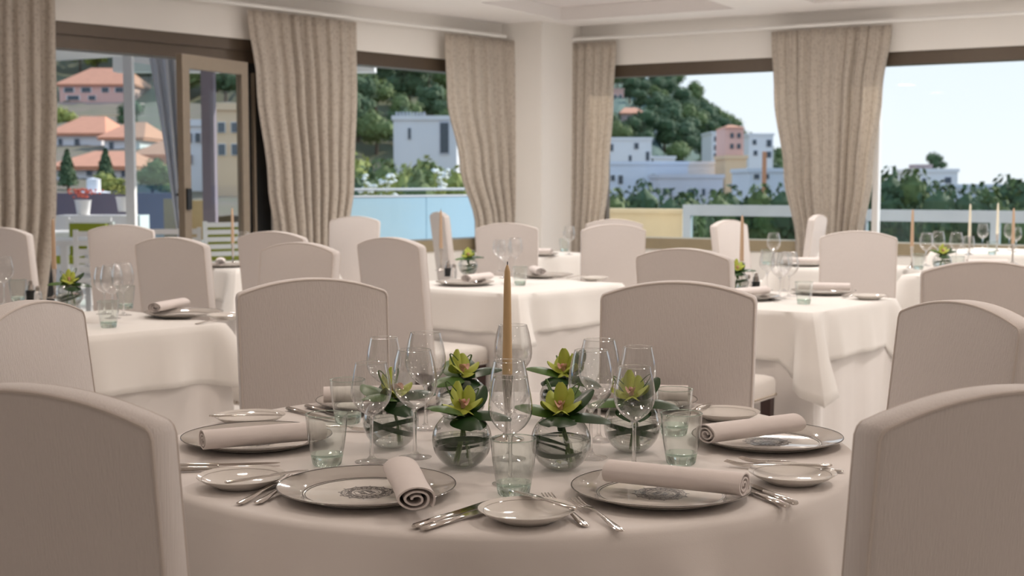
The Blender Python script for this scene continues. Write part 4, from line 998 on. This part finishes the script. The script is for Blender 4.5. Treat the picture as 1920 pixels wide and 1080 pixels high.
# cabana: post, side glass, white drape
p = at_d(247, 400, 14.5); m = MB(); m.box((p.x, p.y, 1.5), (.095, .095, 3.0)); m.build('terrace_post', 'whitepaint', smooth=False); tag(bpy.data.objects['terrace_post'], 'slim white terrace post in the middle of the doorway', 'post')
a = at_d(256, 300, 14.55); b_ = at_d(345, 300, 15.6); d = Vector((b_.x-a.x, b_.y-a.y, 0)); w = d.length
m = MB(); wbox(m, Vector((a.x, a.y, 0)), d.normalized(), Vector((-d.y, d.x, 0)).normalized(), 0, w, 0, .012, .1, 2.6); tag(m.build('glass_screen', 'tintpane', smooth=False), 'green tinted glass wind screen right of the white post', 'screen')
vs = []; fs = []; NX, NZ_ = 40, 20
for i in range(NZ_+1):
    q = i/NZ_; pl_, pr_ = 272 + (337-272)*q**.8, 345
    for j in range(NX+1):
        s = j/NX; px = pl_ + (pr_-pl_)*s; D = 14.0 + .10*math.sin(s*22+q) + .05*math.sin(s*9); P = at_d(px, 343, D); vs.append((P.x, D, 2.9 - 2.45*q))
for i in range(NZ_):
    for j in range(NX): a_ = i*(NX+1)+j; fs.append((a_, a_+1, a_+NX+2, a_+NX+1))
m = MB(); m.add(vs, fs); o = m.build('cabana_drape', 'sheer', ang=180); tag(o, 'white cabana drape gathered beside the open door leaf', 'drape'); o.modifiers.new('t', 'SOLIDIFY').thickness = .006
# cabana posts and beam seen through the leaf
m = MB(); p = at_d(393, 300, 16.2); m.box((p.x, p.y, 1.5), (.15, .15, 3.0)); tag(m.build('cabana_post', 'violetwall', smooth=False), 'thick dark cabana post seen through the open door leaf', 'post')
m = MB(); p = at_d(400, 150, 16.6); m.box((p.x+.4, p.y, 2.75), (3.2, .25, .18)); tag(m.build('cabana_beam', 'whitepaint', smooth=False), 'white cabana beam above the door leaf', 'beam')
building(400, 462, 205, 345, 60, 10, 'borange', 'ochre building seen through the open door leaf', [(410, 230, 425, 250), (435, 230, 452, 250), (410, 270, 425, 292), (435, 270, 452, 292)])
building(345, 385, 235, 345, 64, 10, 'bwhite', 'white building seen at the left of the door leaf glass', [(352, 250, 362, 268), (368, 250, 378, 268), (352, 290, 362, 308)])
# middle window: white house, shrubs, flowering plants
wb = building(738, 856, 224, 300, 95, 12, 'bwhite', 'white cubic house among pines in the middle window', [(765, 240, 771, 262), (824, 228, 842, 290)], name='modern_house')
m = MB(); k = FPX/95
for i in range(9): m.box((-2.0+.22*i*1.1, -5.9, (300-224)/k+.38), (.14, .1, .22))
m.build('roof_railing', 'bgrey', wb, smooth=False)
for i, (px, py, D, kk, s, l) in enumerate(((690, 318, 60, 2, .95, 'yellow green tree at the left of the middle window'), (735, 330, 52, 0, .8, 'green tree below the white cubic house'), (785, 325, 55, 2, .85, 'yellow green tree under the white cubic house'), (822, 335, 50, 0, .7, 'green shrub by the column side curtain in the middle window'), (712, 350, 42, 1, .55, 'dark shrub low in the middle window'), (765, 350, 40, 2, .55, 'yellow green shrub low in the middle window'), (800, 352, 38, 0, .5, 'green shrub just above the blue balustrade'), (850, 345, 45, 2, .7, 'yellow green shrub beside the swept curtain'))):
    gtree(kk, px, py-22, D, 150, l, 'shrubs in the middle window')
for px, py, D, l in ((685, 352, 21, 'white blossoms at the left above the blue balustrade'), (728, 350, 21, 'white blossoms beside the left curtain above the balustrade'), (825, 340, 21, 'white blossoms at the right above the blue balustrade')):
    p = at_d(px, py, D); hz = p.z-.35; r = empty('flowering_plant', (p.x, p.y, 0), 0, l, 'plant'); q = random.Random(int(px)); m = MB(); m2 = MB()
    for k in range(26):
        a = q.uniform(0, 6.28); e_ = Vector((.16*math.cos(a)*q.random(), .16*math.sin(a)*q.random(), hz+.2+.35*q.random())); m.tube([(0, 0, -.01), Vector((e_.x*.4, e_.y*.4, e_.z*.6)), e_], .008, 4); m2.lathe([(.002, -.03), (.045, 0), (.002, .03)], 6, e_)
    m.build('stems', 'fol3', r); m2.build('blossoms', 'paleflower', r)
# right windows: hillside houses and town
building(1128, 1170, 168, 215, 330, 14, 'bpink', 'pink villa high on the mountain slope', [(1150, 178, 1156, 188), (1160, 178, 1166, 188), (1150, 196, 1156, 206)])
building(1165, 1208, 212, 232, 300, 14, 'bstone', 'stone house with a red roof on the slope', [(1175, 218, 1182, 226), (1192, 218, 1199, 226)], 1.6)
building(1190, 1232, 232, 246, 285, 10, 'bwhite', 'low terraced white house below the stone house', [(1196, 236, 1202, 243), (1207, 236, 1213, 243), (1218, 236, 1224, 243)], .9)
building(1100, 1222, 262, 312, 150, 12, 'bwhite', 'white flat roofed house above the long apartment block', [(1143, 270, 1150, 284), (1188, 268, 1197, 280), (1178, 291, 1184, 304), (1210, 284, 1217, 302)], name='modern_house')
building(1225, 1266, 297, 312, 150, 8, 'bwhite', 'white terrace with a railing beside the flat roofed house', name='modern_house')
building(1100, 1290, 308, 400, 120, 12, 'bblue', 'long apartment block with blue grey shade in its colour, right window', [(1144, 328, 1153, 340), (1158, 328, 1168, 346), (1219, 326, 1229, 342), (1219, 362, 1229, 376)], name='apartment_block')
building(1236, 1356, 333, 400, 111, 8, 'bgrey', 'lower apartment block with grey shade in its colour and a dark doorway', [(1241, 352, 1249, 368), (1252, 352, 1260, 368), (1288, 353, 1303, 380), (1315, 353, 1322, 368), (1330, 354, 1338, 366)], name='apartment_block')
building(1290, 1358, 308, 334, 125, 9, 'bwhite', 'white rooftop house behind the lower apartment block', [(1346, 315, 1354, 327)])
building(1334, 1364, 250, 300, 190, 10, 'bwhite', 'white block with rows of blue windows left of the pink tower', [(1338, 256, 1345, 266), (1350, 256, 1357, 266), (1338, 272, 1345, 282), (1350, 272, 1357, 282), (1338, 287, 1345, 295), (1350, 287, 1357, 295)], name='apartment_block')
tw = building(1359, 1400, 297, 400, 118, 6, 'borange', 'tall orange tower with a pink upper floor', [(1373, 325, 1381, 331), (1366, 345, 1390, 350)], name='tower_house', floor=6)
k = FPX/118; m = MB(); m.box((-.1, 0, (400-240)/k-(297-240)/k/2), (35/k, 5.2, (297-240)/k)); up = m.build('upper_floor', 'bpink', tw, smooth=False)
m = MB(); m.loft([[(x*19/k-.1, y*2.9, (400-240)/k) for x, y in ((-1, -1), (1, -1), (1, 1), (-1, 1))], [(x*4/k-.1, y*.4, (400-233)/k) for x, y in ((-1, -1), (1, -1), (1, 1), (-1, 1))]]); m.build('roof', 'roof', tw, smooth=False)
for x, z in ((-9, 255), (4, 255), (-9, 275), (4, 275)):
    m = MB(); m.box(((x+2)/k, -2.66, (400-z)/k), (6/k, .1, 9/k)); m.build('window', 'winglass', tw, smooth=False)
building(1404, 1450, 254, 300, 170, 10, 'bwhite', 'white house above the trees left of the wide curtains', [(1410, 262, 1418, 272), (1436, 262, 1446, 276), (1412, 282, 1420, 292), (1436, 284, 1446, 296)], name='modern_house')
building(1405, 1475, 322, 352, 100, 8, 'bblue', 'low pale house with a railing beside the curtains', [(1412, 326, 1424, 336), (1430, 326, 1442, 336)])
p = at_d(1432, 385, 60); m = MB(); m.box((p.x, p.y, p.z+1.2-1.5), (.17, .17, 2.4+3)); tag(m.build('steel_mast', 'crane', smooth=False), 'thin orange steel mast left of the wide curtains', 'mast')
SH = [(1150, 385, 40, 2.2, .62), (1185, 372, 42, 1, .75), (1235, 390, 40, 1, .5), (1270, 394, 40, 0, .42), (1320, 388, 44, 1, .45), (1352, 388, 44, 0, .5), (1392, 382, 46, 1, .62), (1425, 376, 46, 0, .72), (1462, 378, 46, 1, .72)]
for i, (px, py, D, kk, s) in enumerate(SH):
    gtree(int(kk) if kk != 2.2 else 0, px, py-22, D, 130, 'round green garden tree outside the hillside window, %s from the column' % ['first', 'second', 'third', 'fourth', 'fifth', 'sixth', 'seventh', 'eighth', 'ninth'][i], 'garden trees below the town')
# far right view
building(1722, 1796, 322, 352, 120, 8, 'bwhite', 'pale house with a roof garden against the sky', [(1770, 332, 1783, 344), (1728, 334, 1736, 344)])
p = at_d(1776, 320, 121); tree(1, (p.x, p.y+3, p.z-.3), .34, 'dark bush on the roof of the pale house', 'roof garden')
p = at_d(1745, 320, 121); m = MB(); m.box((p.x, p.y+3, p.z+.15), (1.6, 2, .9)); tag(m.build('roof_room', 'bstone', smooth=False), 'small stone roof room on the pale house', 'roof room')
building(1728, 1905, 352, 400, 100, 6, 'bblue', 'long lavender garden wall in front of the sea', name='garden_wall')
SR = [(1645, 362, 46, 0, .75), (1668, 352, 44, 1, .7), (1700, 352, 44, 0, .85), (1735, 378, 42, 1, .6), (1775, 382, 42, 0, .55), (1812, 385, 42, 1, .5), (1850, 384, 42, 0, .55), (1882, 366, 46, 1, .85), (1915, 370, 46, 0, .8), (1960, 368, 46, 1, .8), (1625, 372, 46, 1, .6)]
for i, (px, py, D, kk, s) in enumerate(SR):
    gtree(kk, px, py-25, D, 150, 'dense green tree below the sea view window, %s from the left' % ['second', 'third', 'fourth', 'fifth', 'sixth', 'seventh', 'eighth', 'ninth', 'tenth', 'eleventh', 'first'][i], 'trees below the sea view')
